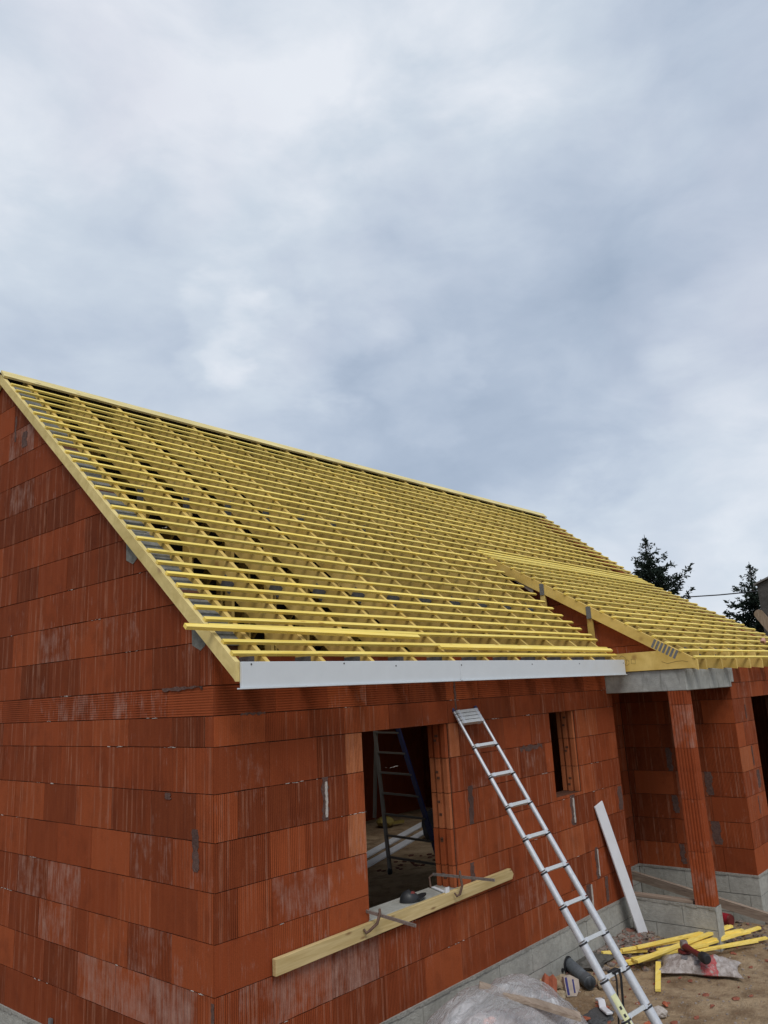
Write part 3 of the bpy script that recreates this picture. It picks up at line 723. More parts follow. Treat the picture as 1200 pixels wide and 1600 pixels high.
batten(1.545, zr, 5.27, 10.3, TH); batten(1.455, zl, 5.27, 10.3, TL); batten(1.39, zl, 5.27, 10.3, TL)
# doubled ridge board
mb = MB(); c = Vector((0, YR-.05, zr(YR-.05)))
mb.bar((-.045, YR-.05, zr(YR-.05)+.034), (10.31, YR-.05, zr(YR-.05)+.034), .115, .022, (0, -math.sin(TH*1.15), math.cos(TH*1.15))); mb.build('ridge_board', M_RIDGE, H, loc=(5, YR, 5.8))
# tiles already laid on the far slope
mb = MB(); n = 16
for i in range(n):
    y0 = YR+.02+(7.15-YR)*i/n; y1 = YR+.02+(7.15-YR)*(i+1)/n+.04
    mb.prism([(y0, f(y0)+.030), (y1, f(y1)+.045), (y1, f(y1)+.062), (y0, f(y0)+.047)], 'x', -.10, 10.35)
mb.build('tiled_slope', M_TILE, H)
# white eaves fascia in two lengths, with a drip lip
for (a, b) in ((-.012, 2.190), (2.194, 5.235)):
    mb = MB(); mb.box((a, -.285, 2.662), (b, -.265, 2.815)); mb.box((a-.02, -.30, 2.653), (b, -.262, 2.6615))
    for xx in ([.06, .86, 1.4] if a < 1 else [2.21, 3.3, 4.2, 5.20]): mb.tube([(xx, -.2875, 2.80-.02*(xx > 1)), (xx, -.2852, 2.80-.02*(xx > 1))], .006, 8, 1)
    mb.build('fascia', [M_PVC, M_SLATE], H, bevel=.002)

# ------------------------------------------------------------------ loose timber on the roof
def rp(x, y, lift): n_ = Vector((0, -math.sin(TH), math.cos(TH))); return Vector((x, y, zr(y)))+n_*lift
mb = MB(); mb.bar(rp(-.26, -.035, .045), rp(1.92, -.065, .045), .036, .024, (0, -math.sin(TH), math.cos(TH)))
tag(mb.build('loose_batten', M_YELLOW, loc=(0, 0, 3.0)), 'long loose yellow batten lying on the roof lattice and poking out past the gable edge', 'batten')
mb = MB(); mb.bar(rp(2.05, -.170, .047), rp(5.10, -.180, .047), .036, .024, (0, -math.sin(TH), math.cos(TH)))
tag(mb.build('loose_batten', M_YELLOW, loc=(3.5, -.2, 2.9)), 'long loose yellow batten lying along the lowest roof batten just above the white fascia', 'batten')
mb = MB(); mb.rock((8.84, -.72, zl(-.72)+.075), (.055, .035, .045), 3, 0, (.75, .4, 0, .5))  # rough pinkish lump; what it stands for is not certain
tag(mb.build('pinkish_lump', plain('pink_lump', (.48, .26, .21), .8), loc=(8.84, -.72, 3)), 'small pinkish lump resting on the battens of the porch roof at the right edge', 'brick piece')

# ------------------------------------------------------------------ board clamped to the window ledge
mb = MB(); v = [(.416, -.045, .955), (3.06, -.045, .992), (3.085, -.045, 1.030), (3.05, -.045, 1.078), (.416, -.045, 1.052)]
mb.prism([(a, c) for a, b, c in v], 'y', -.046, -.012)
tag(mb.build('plank', M_BOARD, loc=(1.7, -.03, 1.0), bevel=.003), 'long pale timber board clamped level against the front wall below the big window', 'board')
def clamp(x, tip, back, arm_top, arm_bot, label, inner=None):
    t = thing('mason_clamp', label, 'clamp', back)
    a = MB(); a.bar(back, tip, .012, .019); a.build('bar', M_STEEL, t)
    a = MB(); p, q = Vector(arm_top), Vector(arm_bot)
    m_ = (p+q)/2+Vector((0, -.03, 0))
    a.tube([p+Vector((0, .0, .03)), p, m_, q+Vector((0, -.02, .015)), q+Vector((-.015, 0, 0)), q+Vector((-.025, .012, .025))], [.008, .011, .010, .010, .010, .007], 8); a.build('jaw', M_RUST, t)
    if inner:
        a = MB(); a.tube([inner[0], inner[1], inner[2]], .008, 8); a.build('hook', M_RUST, t)
clamp(1.28, (1.28, -.44, 1.093), (1.28, .03, 1.128), (1.275, -.13, 1.128), (1.215, -.066, 1.015), 'rusty steel clamp at the left end of the window ledge', ((1.28, .03, 1.125), (1.27, .07, 1.10), (1.26, .08, 1.068)))
clamp(2.25, (2.25, -.42, 1.180), (2.25, .17, 1.163), (2.25, -.10, 1.185), (2.235, -.078, 1.035), 'rusty steel clamp beside the right jamb of the big window', ((2.25, .17, 1.16), (2.24, .20, 1.14), (2.23, .185, 1.066)))
# cap
t = thing('baseball_cap', 'black baseball cap with a dull red panel lying on the concrete window ledge', 'cap', (1.84, .07, 1.063))
mb = MB(); cx, cy, cz = 1.84, .075, 1.066; vs = []; nu, nv = 20, 7
for j in range(nv+1):
    ph = j/nv*math.pi/2
    for i in range(nu):
        th = 2*math.pi*i/nu; r = math.cos(ph)**.8 if j < nv else 0
        vs.append((cx+.085*r*math.cos(th)*(1+.08*math.sin(3*th)), cy+.070*r*math.sin(th), cz+.068*math.sin(ph)*(1-.18*math.cos(th))))
mb.add(vs, [(j*nu+i, j*nu+(i+1) % nu, (j+1)*nu+(i+1) % nu, (j+1)*nu+i) for j in range(nv) for i in range(nu)], 0, smooth=True)
mb.build('crown', M_BLACK, t)
mb = MB(); P = []
for i in range(13):
    a = -math.pi*.5+math.pi*i/12-.6; P.append((cx+.045+math.cos(a)*.085, cy-.03+math.sin(a)*.065, cz+.010+.022*math.cos((i-6)/6*1.5)))
P2 = [(q[0], q[1], q[2]+.005) for q in P]; n = len(P)
mb.add(P+P2, [tuple(range(n))[::-1], tuple(range(n, 2*n))]+[(i, (i+1) % n, n+(i+1) % n, n+i) for i in range(n)]); mb.build('brim', M_BLACK, t)
mb = MB(); mb.rock((cx-.01, cy-.018, cz+.052), (.042, .030, .017), 4, sub=2, rough=.05); mb.build('panel', plain('faded_red_cloth', (.17, .035, .03), .8), t)
# small white angle profile
mb = MB(); mb.bar((2.235, .165, 1.070), (2.150, -.02, 1.070), .03, .008); mb.box((2.135, -.040, 1.064), (2.180, -.028, 1.105))
tag(mb.build('angle_bracket', M_WHITE, loc=(2.2, .07, 1.066)), 'small bright white angle profile lying on the concrete window ledge', 'bracket')

# ------------------------------------------------------------------ telescopic ladder
A = Vector((2.459, -.167, 2.125)); Wd = Vector((.282, -.034, .007)); DU = Vector((-.014, .129, .227))
t = thing('telescopic_ladder', 'extended silver telescopic ladder leaning on the front wall beside the big window', 'ladder', tuple(A-DU*9.3))
def rad(i): return .0125+.0026*i
for side in (0, 1):
    mb = MB(); o = A+Wd*side
    tops = [1.21, 1.09, .97, .85]
    secs = [(1.25, 1.15, .009), (1.13, 1.03, .0098), (1.01, .91, .0106), (.89, .80, .0116)]
    for a, b, r in secs: mb.tube([o+DU*a, o+DU*b], r+.002, 14)
    mb.tube([o+DU*.85, o+DU*(0.02)], rad(0), 14)
    for i in range(9): mb.tube([o-DU*(i+.02), o-DU*(i+1-.02)], rad(i+1), 16)
    mb.tube([o-DU*9.02, o-DU*9.27], rad(10), 16)
    rl = mb.build('rail', M_ALU, t)
    mb = MB()
    for i in range(10):
        mb.tube([o-DU*(i+.035), o-DU*(i+.085)], rad(i+1)+.0022, 16)
    mb.build('lock_collar', M_BLACK, rl)
    mb = MB(); mb.tube([o+DU*1.25, o+DU*1.36], [.016, .014], 14); mb.build('end_cap', M_BLUE, rl)
    mb = MB(); mb.tube([o-DU*9.27, o-DU*9.40], rad(10)+.006, 14); mb.build('foot', M_BLACK, rl)
upn = DU.normalized(); wn = Wd.normalized()
def rung(o, hgt, dep, mat):
    mb = MB(); mb.bar(o+Wd*.03, o+Wd*.97, dep, hgt, upn)
    for q in (.12, .88): mb.bar(o+Wd*(q-.05)-upn*.001, o+Wd*(q+.05)-upn*.001, dep+.006, hgt+.004, upn, 1)
    return mb.build('rung', [mat, M_ALU], t)
for q in (1.20, 1.08, .96, .84): rung(A+DU*q, .026, .045, M_TREAD)
for i in range(10): rung(A-DU*(i+.0), .024+.0005*i, .042, M_TREAD)
# warning sticker on the left stile
mb = MB(); o = A-DU*8.05; cdir = (Vector((-3.012, -4.062, 2.584))-o); cdir -= upn*cdir.dot(upn); cdir.normalize(); sd_ = upn.cross(cdir)
rr_ = rad(9)+.0012; vs = []; fs = []
for j in range(2):
    for k in range(7):
        a = (k/6-.5)*1.3+.35; vs.append(o+upn*(.17 if j else -.19)+(cdir*math.cos(a)+sd_*math.sin(a))*rr_)
fs = [(k, k+1, 8+k, 7+k) for k in range(6)]; mb.add(vs, fs)
for q in (-.12, -.07, -.03, .02, .07):
    vs = [o+upn*(q+dz)+(cdir*math.cos(a)+sd_*math.sin(a))*(rr_+.0012) for dz, a in ((0, .1), (0, .55), (.022, .55), (.022, .1))]; mb.add(vs, [(0, 1, 2, 3)], 1)
mb.build('warning_sticker', [plain('yellow_sticker', (.62, .62, .36), .5), M_BLACK], t)
# black strap hanging from a low rung
mb = MB(); o = A-DU*7.0
for (q, ln, w2) in ((.42, .36, .022), (.62, .52, .030)):
    p = o+Wd*q; prev = None
    pts = [p+Vector((0, -.022, .012)), p+Vector((0, -.030, -.03)), p+Vector((.004, -.02, -ln*.5)), p+Vector((.012, .0, -ln))]
    for a, b in zip(pts[:-1], pts[1:]): mb.bar(a, b, w2, .004, (0, -1, .1))
mb.bar(o+Wd*.34+Vector((0, -.0, .016)), o+Wd*.68+Vector((0, -.0, .016)), .05, .012)
tag(mb.build('strap', M_STRAP, loc=tuple(o)), 'black webbing strap looped over a low rung of the telescopic ladder', 'strap')

# ------------------------------------------------------------------ inside the house, seen through the window
t = thing('step_ladder', 'old folding ladder with one blue stile standing inside the dark room', 'ladder', (5.25, 2.85, .30))
a0, b0 = Vector((5.18, 3.24, .36)), Vector((5.33, 2.46, .30)); a1, b1 = Vector((5.33, 3.56, 2.45)), Vector((5.33, 3.22, 2.45))
mb = MB(); mb.bar(a0, a1, .05, .028, (1, 0, 0)); mb.build('stile', M_GREYRAIL, t)
mb = MB(); mb.bar(b0, b1, .065, .03, (1, 0, 0)); mb.build('stile', M_BLUERAIL, t)
mb = MB(); mb.bar(a0+Vector((.35, .55, .55)), a1+Vector((.03, -.06, 0)), .045, .03, (1, 0, 0)); mb.build('stile', M_GREYRAIL, t)
mb = MB(); mb.rock(tuple(a0-Vector((0, 0, .03))), (.035, .035, .05), 2, sub=2, rough=.05); mb.build('foot', M_BLACK, t)
for i in range(8):
    q = .07+i*.125; mb = MB(); mb.bar(a0.lerp(a1, q), b0.lerp(b1, q), .045, .022); mb.build('rung', M_GREYRAIL, t)
for i, (p, q) in enumerate((((5.2, 4.05, .315), (8.6, 5.35, .315)), ((5.2, 3.78, .315), (8.5, 5.0, .315)))):
    mb = MB(); mb.bar(p, q, .15, .018); o = mb.build('floor_panel', M_WHITE, loc=p)
    tag(o, ['white plastic panel lying inside on the dirt floor, the one farther from the window', 'white plastic panel lying inside on the dirt floor, the one nearer the window'][i], 'panel')
mb = MB(); mb.rock((7.45, 4.10, .50), (.28, .30, .30), 9, sub=3, rough=.3); tag(mb.build('rubble_sack', plain('black_sack', (.012, .012, .014), .6), loc=(7.35, 4.15, .3)), 'large dark sack slumped on the floor inside, behind the right window jamb', 'sack')
mb = MB(); mb.rock((7.9, 5.7, .40), (.16, .14, .10), 5, sub=2); mb.bar((7.8, 5.7, .36), (8.25, 5.6, .36), .06, .05)
tag(mb.build('power_tool', plain('dull_yellow', (.25, .19, .05), .6), loc=(7.9, 5.7, .3)), 'dull yellow power tool lying on the floor at the back of the dark room', 'tool')
mb = MB()
for i in range(26):
    a = random.uniform(0, 6.28); r = random.uniform(0, .6); mb.rock((5.9+r*math.cos(a)*1.4, 3.45+r*math.sin(a)*.6, .305), (random.uniform(.02, .06), random.uniform(.02, .05), .012), i, sub=1)
tag(mb.build('floor_debris', plain('dark_red_debris', (.10, .035, .022), .9), loc=(5.9, 3.5, .3)), 'dark reddish crumbs scattered on the dirt floor inside', 'debris', kind='stuff')  # crumbs in a plain dark red

# ------------------------------------------------------------------ white board leaning in the corner
mb = MB(); v0 = [(4.690, -.012, 1.372), (4.905, -.012, 1.362)]; 
p, q = Vector((4.795, -.018, 1.372)), Vector((5.17, -.175, .062))
mb.bar(q, p, .150, .016, (-.1, -1, -.05))
tag(mb.build('white_board', M_WHITE, loc=tuple(q), bevel=.002), 'long narrow white plastic board leaning upright against the front wall by the porch', 'board')

# ------------------------------------------------------------------ porch: planks, red can
mb = MB(); mb.bar((6.30, .41, .36), (5.98, -1.30, .150), .05, .085); mb.bar((6.30, .41, .405), (5.98, -1.30, .195), .052, .003)
tag(mb.build('plank', M_OLDWOOD, loc=(6.1, -.4, .26)), 'long weathered grey plank sloping down behind the clay column of the porch', 'board')
mb = MB(); mb.bar((5.37, -.02, .400), (5.36, -.665, .402), .085, .026)
tag(mb.build('plank', M_OLDWOOD, loc=(5.37, -.3, .40)), 'short rough plank lying along the top of the low concrete porch wall', 'board')
t = thing('can', 'dark pink red can lying on its side behind the clay column', 'can', (5.93, -.80, .03))
mb = MB(); mb.tube([(6.08, -.64, .085), (6.05, -.74, .085)], .058, 20); mb.build('body', M_RED, t)
mb = MB(); mb.tube([(6.05, -.74, .085), (6.046, -.755, .085)], [.060, .054], 20); mb.build('lid', M_DRED, t)

# ------------------------------------------------------------------ pile of yellow batten offcuts
lay = [((4.335, -.135), (4.748, -.382), .050, .050, 'yellow batten end poking out at the left of the offcut pile, mostly behind the ladder', (.040, .022)),
       ((4.501, -.252), (5.736, -.969), .070, .100, 'long yellow batten along the back of the offcut pile', (.040, .022)),
       ((4.372, -.360), (5.143, -.791), .045, .065, 'yellow batten at the bottom of the offcut pile, under the topmost one', (.040, .022)),
       ((4.398, -.400), (5.119, -.830), .085, .095, 'broad yellow batten just under the topmost at the left of the offcut pile', (.046, .022)),
       ((4.330, -.470), (5.560, -.905), .105, .165, 'topmost yellow batten, lying diagonally across the offcut pile with its right end raised', (.044, .024)),
       ((5.012, -.718), (5.819, -1.109), .075, .115, 'yellow batten on the right of the offcut pile, tip raised toward the porch', (.040, .022)),
       ((4.886, -.690), (5.515, -1.168), .055, .075, 'yellow batten at the right front of the offcut pile, ending in a square cut', (.040, .022)),
       ((5.302, -.853), (5.765, -1.181), .035, .045, 'yellow batten lying lowest, its tip farthest right in the offcut pile', (.036, .020)),
       ((5.140, -.637), (5.600, -.985), .105, .125, 'short yellow batten at the back right of the offcut pile', (.036, .020)),
       ((4.350, -.300), (5.250, -.700), .030, .040, 'yellow batten flat on the rubble under the left half of the offcut pile', (.040, .022)),
       ((4.700, -.520), (5.680, -1.050), .085, .105, 'yellow batten running through the middle of the offcut pile behind the power tool', (.044, .022)),
       ((4.620, -.350), (5.640, -.900), .090, .150, 'yellow batten crossing just behind the topmost one in the offcut pile', (.040, .022)),
       ((4.420, -.430), (4.800, -.610), .070, .075, 'shortest yellow block at the left front of the offcut pile', (.046, .024))]
for (a, b, z0, z1, lab, (w_, h_)) in lay:
    mb = MB(); mb.bar((a[0], a[1], z0+gz(*a)), (b[0], b[1], z1+gz(*b)*.5), w_, h_)
    tag(mb.build('batten_offcut', M_YELLOW, loc=(a[0], a[1], z0), bevel=.001), lab, 'batten', 'yellow batten offcuts piled on the dirt')
mb = MB(); mb.bar((4.53, -.590, .050), (3.97, -.815, .022), .045, .024)
tag(mb.build('batten_offcut', M_YELLOW, loc=(4.2, -.7, .02), bevel=.001), 'short yellow batten offcut lying apart in front of the pile, beside the cement bag', 'batten', 'yellow batten offcuts piled on the dirt')

# ------------------------------------------------------------------ cement bag and power tool
def bag_mat():
    m, nt, b = newmat('bag_plastic', .38, .5); O = objc(nt)
    n = noise_(nt, O, 26, 6, .7, .6); n2 = noise_(nt, O, 8, 4, .6)
    c = mix(nt, ramp(nt, n, [(.3, (0, 0, 0)), (.68, (1, 1, 1))]), (.17, .125, .10), (.52, .47, .44))
    c = mix(nt, ramp(nt, n2, [(.55, (0, 0, 0)), (.75, (.7, .7, .7))]), c, (.62, .59, .58))
    s = nt.nodes.new('ShaderNodeSeparateXYZ'); L(nt, O, s.inputs[0])
    u = math_(nt, 'ADD', math_(nt, 'MULTIPLY', s.outputs[0], .45), math_(nt, 'MULTIPLY', s.outputs[1], -1.0))
    u = math_(nt, 'ADD', u, math_(nt, 'MULTIPLY', math_(nt, 'SUBTRACT', noise_(nt, O, 9, 3), .5), .1))
    band = math_(nt, 'MULTIPLY', math_(nt, 'GREATER_THAN', u, .0), math_(nt, 'LESS_THAN', u, .15))
    st = ramp(nt, noise_(nt, mapv(nt, O, (90, 30, 30), rot=(0, 0, .5)), 1, 3), [(.36, (0, 0, 0)), (.5, (.85, .85, .85))])
    c = mix(nt, math_(nt, 'MULTIPLY', band, st), c, (.48, .045, .05))
    L(nt, c, b.inputs['Base Color']); bump(nt, b, n, .8, .02)
    return m
BG = Vector((4.64, -.925, .0)); t = thing('cement_bag', 'crumpled grey plastic bag with red stripes lying on the dirt by the yellow offcuts', 'bag', tuple(BG))
mb = MB(); nu, nv = 44, 26; vs = []
ax = Vector((.30, -.80, 0)).normalized(); ay = Vector((.80, .30, 0)).normalized()
for sgn in (1, -1):
    for j in range(nv+1):
        for i in range(nu+1):
            u = i/nu*2-1; v = j/nv*2-1
            e = (1-abs(u)**3.0)*(1-abs(v)**2.6); hh = max(e, 0)**.5
            pinch = .80+.20*abs(u)**3+.04*math.sin(u*7); stretch = .86+.14*abs(v)**3
            pp = Vector((u*1.5, v*1.2, 4.0 if sgn > 0 else 9))
            wr = noise.noise(pp*2.2)*.018+noise.noise(pp*5.5)*.010+noise.noise(pp*11)*.004
            z = (.095*hh+wr*hh*1.5+.034) if sgn > 0 else .004+.03*(1-hh)
            pt = BG+ax*(u*.37*stretch)+ay*(v*.21*pinch)+Vector((0, 0, z)); vs.append(tuple(pt))
W1 = nu+1; off = W1*(nv+1)
fs = [(j*W1+i, j*W1+i+1, (j+1)*W1+i+1, (j+1)*W1+i) for j in range(nv) for i in range(nu)]+[(off+j*W1+i, off+(j+1)*W1+i, off+(j+1)*W1+i+1, off+j*W1+i+1) for j in range(nv) for i in range(nu)]
mb.add(vs, fs, smooth=True); mb.build('sack', bag_mat(), t)
mb = MB()
def bz(u, v): return .105*max((1-abs(u)**3)*(1-abs(v)**2.6), 0)**.5+.022
for (u, v, du, dv) in ((-.30, -.30, .14, .16), (-.02, -.62, .13, .10)):
    g_ = []
    for j in range(4):
        for i in range(5):
            a, b = u+du*(i/4-.5), v+dv*2*(j/3-.5); g_.append(tuple(BG+ax*a*.38+ay*b*.21+Vector((0, 0, bz(a, b)+.012+noise.noise(Vector((a*9, b*9, 1)))*.004))))
    mb.add(g_, [(j*5+i, j*5+i+1, (j+1)*5+i+1, (j+1)*5+i) for j in range(3) for i in range(4)], 0)
mb.build('printed_panel', plain('dark_print', (.16, .155, .16), .5, .3, 0, .8, 120), t)
t = thing('angle_grinder', 'dark red power tool with a black battery lying on the cement bag', 'power tool', (4.60, -.95, .13))
p0, p1 = Vector((4.67, -.80, .185)), Vector((4.47, -1.06, .175)); d = (p1-p0).normalized()
mb = MB(); mb.tube([p0, p0+d*.05, p0+d*.14, p0+d*.22, p0+d*.26], [.034, .030, .024, .028, .030], 14); mb.build('body', M_DRED, t)
mb = MB(); mb.tube([p0+d*.26, p0+d*.275, p1+d*.01, p1+d*.03], [.036, .045, .046, .034], 12); mb.build('battery', M_BLACK, t)
mb = MB(); mb.tube([p0-d*.01+Vector((0, 0, .045)), p0-d*.01+Vector((0, 0, .02)), p0-d*.01-Vector((0, 0, .03))], [.030, .038, .032], 16); mb.build('head', M_STEEL, t)
mb = MB(); mb.tube([p0-d*.01-Vector((0, 0, .035)), p0-d*.01-Vector((0, 0, .052))], [.060, .062], 20); mb.build('guard', M_DRED, t)

# ------------------------------------------------------------------ pipe and rubbish along the wall
t = thing('drain_pipe', 'dark grey plastic drain pipe sticking out of the hole in the concrete plinth', 'pipe', (3.84, -.1, .08))
mb = MB(); p, q = Vector((3.93, .0, .105)), Vector((3.68, -.34, .075)); d = (q-p).normalized()
mb.tube([p, q, q, q-d*.10], [.052, .052, .045, .044], 22, caps=False); mb.tube([q-d*.085, q+d*.0], .0565, 22, caps=False); mb.build('tube', M_PIPE, t)
def rockthing(c, s, seed, mat, label, cat, name, group=None, rough=.35):
    mb = MB(); mb.rock((0, 0, 0), s, seed, sub=3, rough=rough); me = mb.build(name, mat, loc=(0, 0, 0)); me.location = c
    me.rotation_euler = (random.uniform(-.4, .4), random.uniform(-.4, .4), random.uniform(0, 6)); return tag(me, label, cat, group)
rockthing((3.555, -.115, .06), (.085, .075, .065), 11, M_STONE, 'largest tan limestone rock beside the grey drain pipe', 'rock', 'rock')
rockthing((3.40, -.20, .035), (.055, .05, .038), 15, M_STONE, 'small tan limestone rock in front of the largest rock by the drain pipe', 'rock', 'rock')
rockthing((3.83, -.40, .045), (.06, .06, .05), 21, M_STONE, 'yellowish stone at the open end of the grey drain pipe', 'rock', 'rock')
# broken glazed piece with blue stripes
t = thing('striped_block', 'broken cream block fragment with two dark blue stripes leaning on a rock', 'fragment', (3.50, -.27, .0))
mb = MB(); P = [(0, 0), (.085, -.005), (.125, .05), (.13, .115), (.06, .155), (.0, .145)]
o = Vector((3.455, -.235, .012)); ux = Vector((.72, -.60, 0)).normalized(); uz = Vector((.18, .22, .95)).normalized(); un = ux.cross(uz)
def face(P, a, b, mb, m=0):
    n = len(P); vs = [o+ux*x_+uz*z_+un*a for x_, z_ in P]+[o+ux*x_+uz*z_+un*b for x_, z_ in P]
    mb.add(vs, [tuple(range(n)), tuple(range(n, 2*n))[::-1]]+[(i, n+i, n+(i+1) % n, (i+1) % n) for i in range(n)], m)
face(P, 0, -.05, mb); mb.build('block', plain('cream_block', (.42, .35, .29), .7, .3, 0, .25), t)
mb = MB(); face([(.008, .01), (.028, .008), (.028, .14), (.008, .138)], .0022, .0002, mb); face([(.068, .02), (.082, .02), (.084, .12), (.070, .12)], .0022, .0002, mb)
mb.build('stripe', plain('blue_print', (.04, .04, .16), .5), t)
# terracotta ridge piece, white trims
mb = MB(); d0, d1 = Vector((3.50, .0-.05, .11)), Vector((3.24, -.19, .055)); dd = (d1-d0); sv = dd.cross(Vector((0, 0, 1))).normalized()
sec = [(-.065, -.01), (-.035, .032), (0, .012), (.035, .040), (.065, .0)]
vs = [];
for pnt in (d0, d0.lerp(d1, .5)+Vector((0, 0, .006)), d1):
    for a, b in sec: vs.append(pnt+sv*a+Vector((0, 0, b)))
    for a, b in sec[::-1]: vs.append(pnt+sv*a+Vector((0, 0, b-.014)))
n = 10; fs = [(k*n+i, k*n+(i+1) % n, (k+1)*n+(i+1) % n, (k+1)*n+i) for k in range(2) for i in range(n)]+[tuple(range(n))[::-1], tuple(range(2*n, 3*n))]
mb.add(vs, fs); tag(mb.build('roof_tile', M_TERRA, loc=tuple(d0)), 'broken terracotta tile with raised ribs lying against the plinth', 'tile')
mb = MB(); mb.bar((3.30, -.10, .035), (3.19, -.27, .045), .10, .012); mb.bar((3.19, -.27, .045), (3.185, -.278, .045), .11, .035)
tag(mb.build('plastic_trim', M_WHITE, loc=(3.2, -.2, .03)), 'short flat white plastic trim lying beside the terracotta tile', 'trim')
mb = MB(); mb.bar((3.36, -.05, .14), (3.26, -.12, .03), .008, .006)
tag(mb.build('stick', plain('pale_stick', (.55, .42, .2), .8), loc=(3.3, -.1, .03)), 'thin pale stick leaning beside the terracotta tile', 'stick')
mb = MB(); pts = [Vector((3.43, -.54, .060)), Vector((3.37, -.60, .075)), Vector((3.29, -.65, .055)), Vector((3.21, -.745, .060))]
for a, b in zip(pts[:-1], pts[1:]): mb.bar(a, b+(b-a)*.04, .055, .018)
tag(mb.build('plastic_scrap', M_WHITE, loc=(3.3, -.6, .05), bevel=.004), 'bent white plastic scrap on the dirt to the left of the ladder foot', 'scrap')
mb = MB(); mb.rock((3.20, -.66, .018), (.16, .10, .018), 8, sub=3, rough=.4); tag(mb.build('slate_piece', M_SLATE, loc=(3.2, -.66, .0)), 'flat dark grey slate piece under the bent white scrap', 'slate')
for i, (x_, y_, sc, lab) in enumerate([(3.08, -.60, .06, 'pinkish brick shard beside the flat slate piece'), (3.38, -.60, .07, 'thin brick shard under the bent white scrap'), (3.32, -1.03, .07, 'reddish brick shard seen between the ladder rails near its foot'), (3.72, -.98, .035, 'small red brick shard right of the ladder in the open dirt')]):
    mb = MB(); mb.rock((0, 0, 0), (sc, sc*.55, .014), 30+i, sub=2, rough=.4); o = mb.build('brick_shard', M_TERRA, loc=(0, 0, 0)); o.location = (x_, y_, .02+gz(x_, y_)); o.rotation_euler = (.1, .1, i*1.3); tag(o, lab, 'brick piece')
rockthing((3.50, -1.02, .035), (.055, .04, .035), 44, M_PALE, 'pale chalky stone just right of the ladder foot', 'rock', 'rock')
mb = MB(); mb.rock((4.20, -.10, .07), (.30, .11, .045), 18, sub=3, rough=.35); tag(mb.build('dirty_cloth', plain('grey_cloth', (.10, .095, .085), .9, .1, 0, .4, 30, .5), loc=(4.2, -.1, .05)), 'dirty dark grey cloth crumpled at the foot of the plinth behind the ladder', 'cloth')
# rubble bank
mb = MB(); random.seed(31)
for i in range(620):
    a = random.random()
    if a < .55: x_ = random.gauss(4.95, .30); y_ = -abs(random.gauss(0, .22))-.03
    elif a < .8: x_ = random.uniform(3.85, 4.7); y_ = -abs(random.gauss(0, .10))-.02
    else: x_ = random.uniform(5.5, 6.7); y_ = random.uniform(-1.5, .1)
    if x_ > 5.28 and y_ > -.88 and x_ < 5.46: continue
    r = random.uniform(.008, .032)*(1.3 if random.random() < .12 else 1)
    mb.rock((x_, y_, gz(x_, y_)+r*.3), (r*random.uniform(.8, 1.5), r*random.uniform(.8, 1.5), r*.7), i*.77, sub=1, rough=.5)
tag(mb.build('rubble', M_MIXRUB), 'grey mortar and brick rubble banked against the plinth by the porch', 'rubble', kind='stuff')
mb = MB()
for i in range(900):
    x_ = random.uniform(2.9, 7.2); y_ = random.uniform(-1.9, -.02) if x_ < 5.3 else random.uniform(-1.9, -.9)
    r = random.choice((.003, .004, .005, .007, .011)); mb.rock((x_, y_, gz(x_, y_)+r*.3), (r*1.3, r, r*.7), i*.31, sub=1, rough=.4)
tag(mb.build('gravel', M_RUBBLE), 'small stones scattered over the trodden dirt', 'gravel', kind='stuff')
mb = MB()
for i in range(85):
    x_ = random.uniform(3.1, 5.6) if i < 60 else random.gauss(4.95, .3); y_ = random.uniform(-1.5, -.1) if i < 60 else -abs(random.gauss(.1, .15))-.03
    if x_ > 5.27 and y_ > -.89: continue
    r = random.uniform(.008, .028); mb.rock((x_, y_, gz(x_, y_)+.006), (r*1.6, r, .006), i*.91, sub=1, rough=.6)
tag(mb.build('brick_chips', plain('dusty_brick', (.24, .085, .055), .9, .1, 0, .4, 40)), 'small red brick chips trodden into the dirt', 'brick chips', kind='stuff')

# ------------------------------------------------------------------ heap under clear plastic sheeting
def film_mat():
    m, nt, b = newmat('clear_film', .16, .7); O = objc(nt)
    n = noise_(nt, mapv(nt, O, (3, 9, 6), rot=(0, 0, .6)), 1, 6, .6, 2.2)
    cr = math_(nt, 'ABSOLUTE', math_(nt, 'SUBTRACT', n, .5))            # sharp creases where the noise crosses its middle
    crease = ramp(nt, cr, [(0, (1, 1, 1)), (.025, (.25, .25, .25)), (.10, (0, 0, 0))])
    big = noise_(nt, O, 2.4, 3, .5)
    c = mix(nt, crease, (.60, .57, .57), (.92, .91, .92)); L(nt, c, b.inputs['Base Color'])
    a = math_(nt, 'ADD', ramp(nt, big, [(.35, (.32, .32, .32)), (.65, (.60, .60, .60))]), math_(nt, 'MULTIPLY', crease, .38), True)
    L(nt, a, b.inputs['Alpha']); bump(nt, b, math_(nt, 'ADD', math_(nt, 'MULTIPLY', crease, -.6), n), .8, .025)
    return m
HC = Vector((1.80, -.62, 0)); mb = MB(); nr, na = 44, 150; vs = [(HC.x, HC.y, .60)]
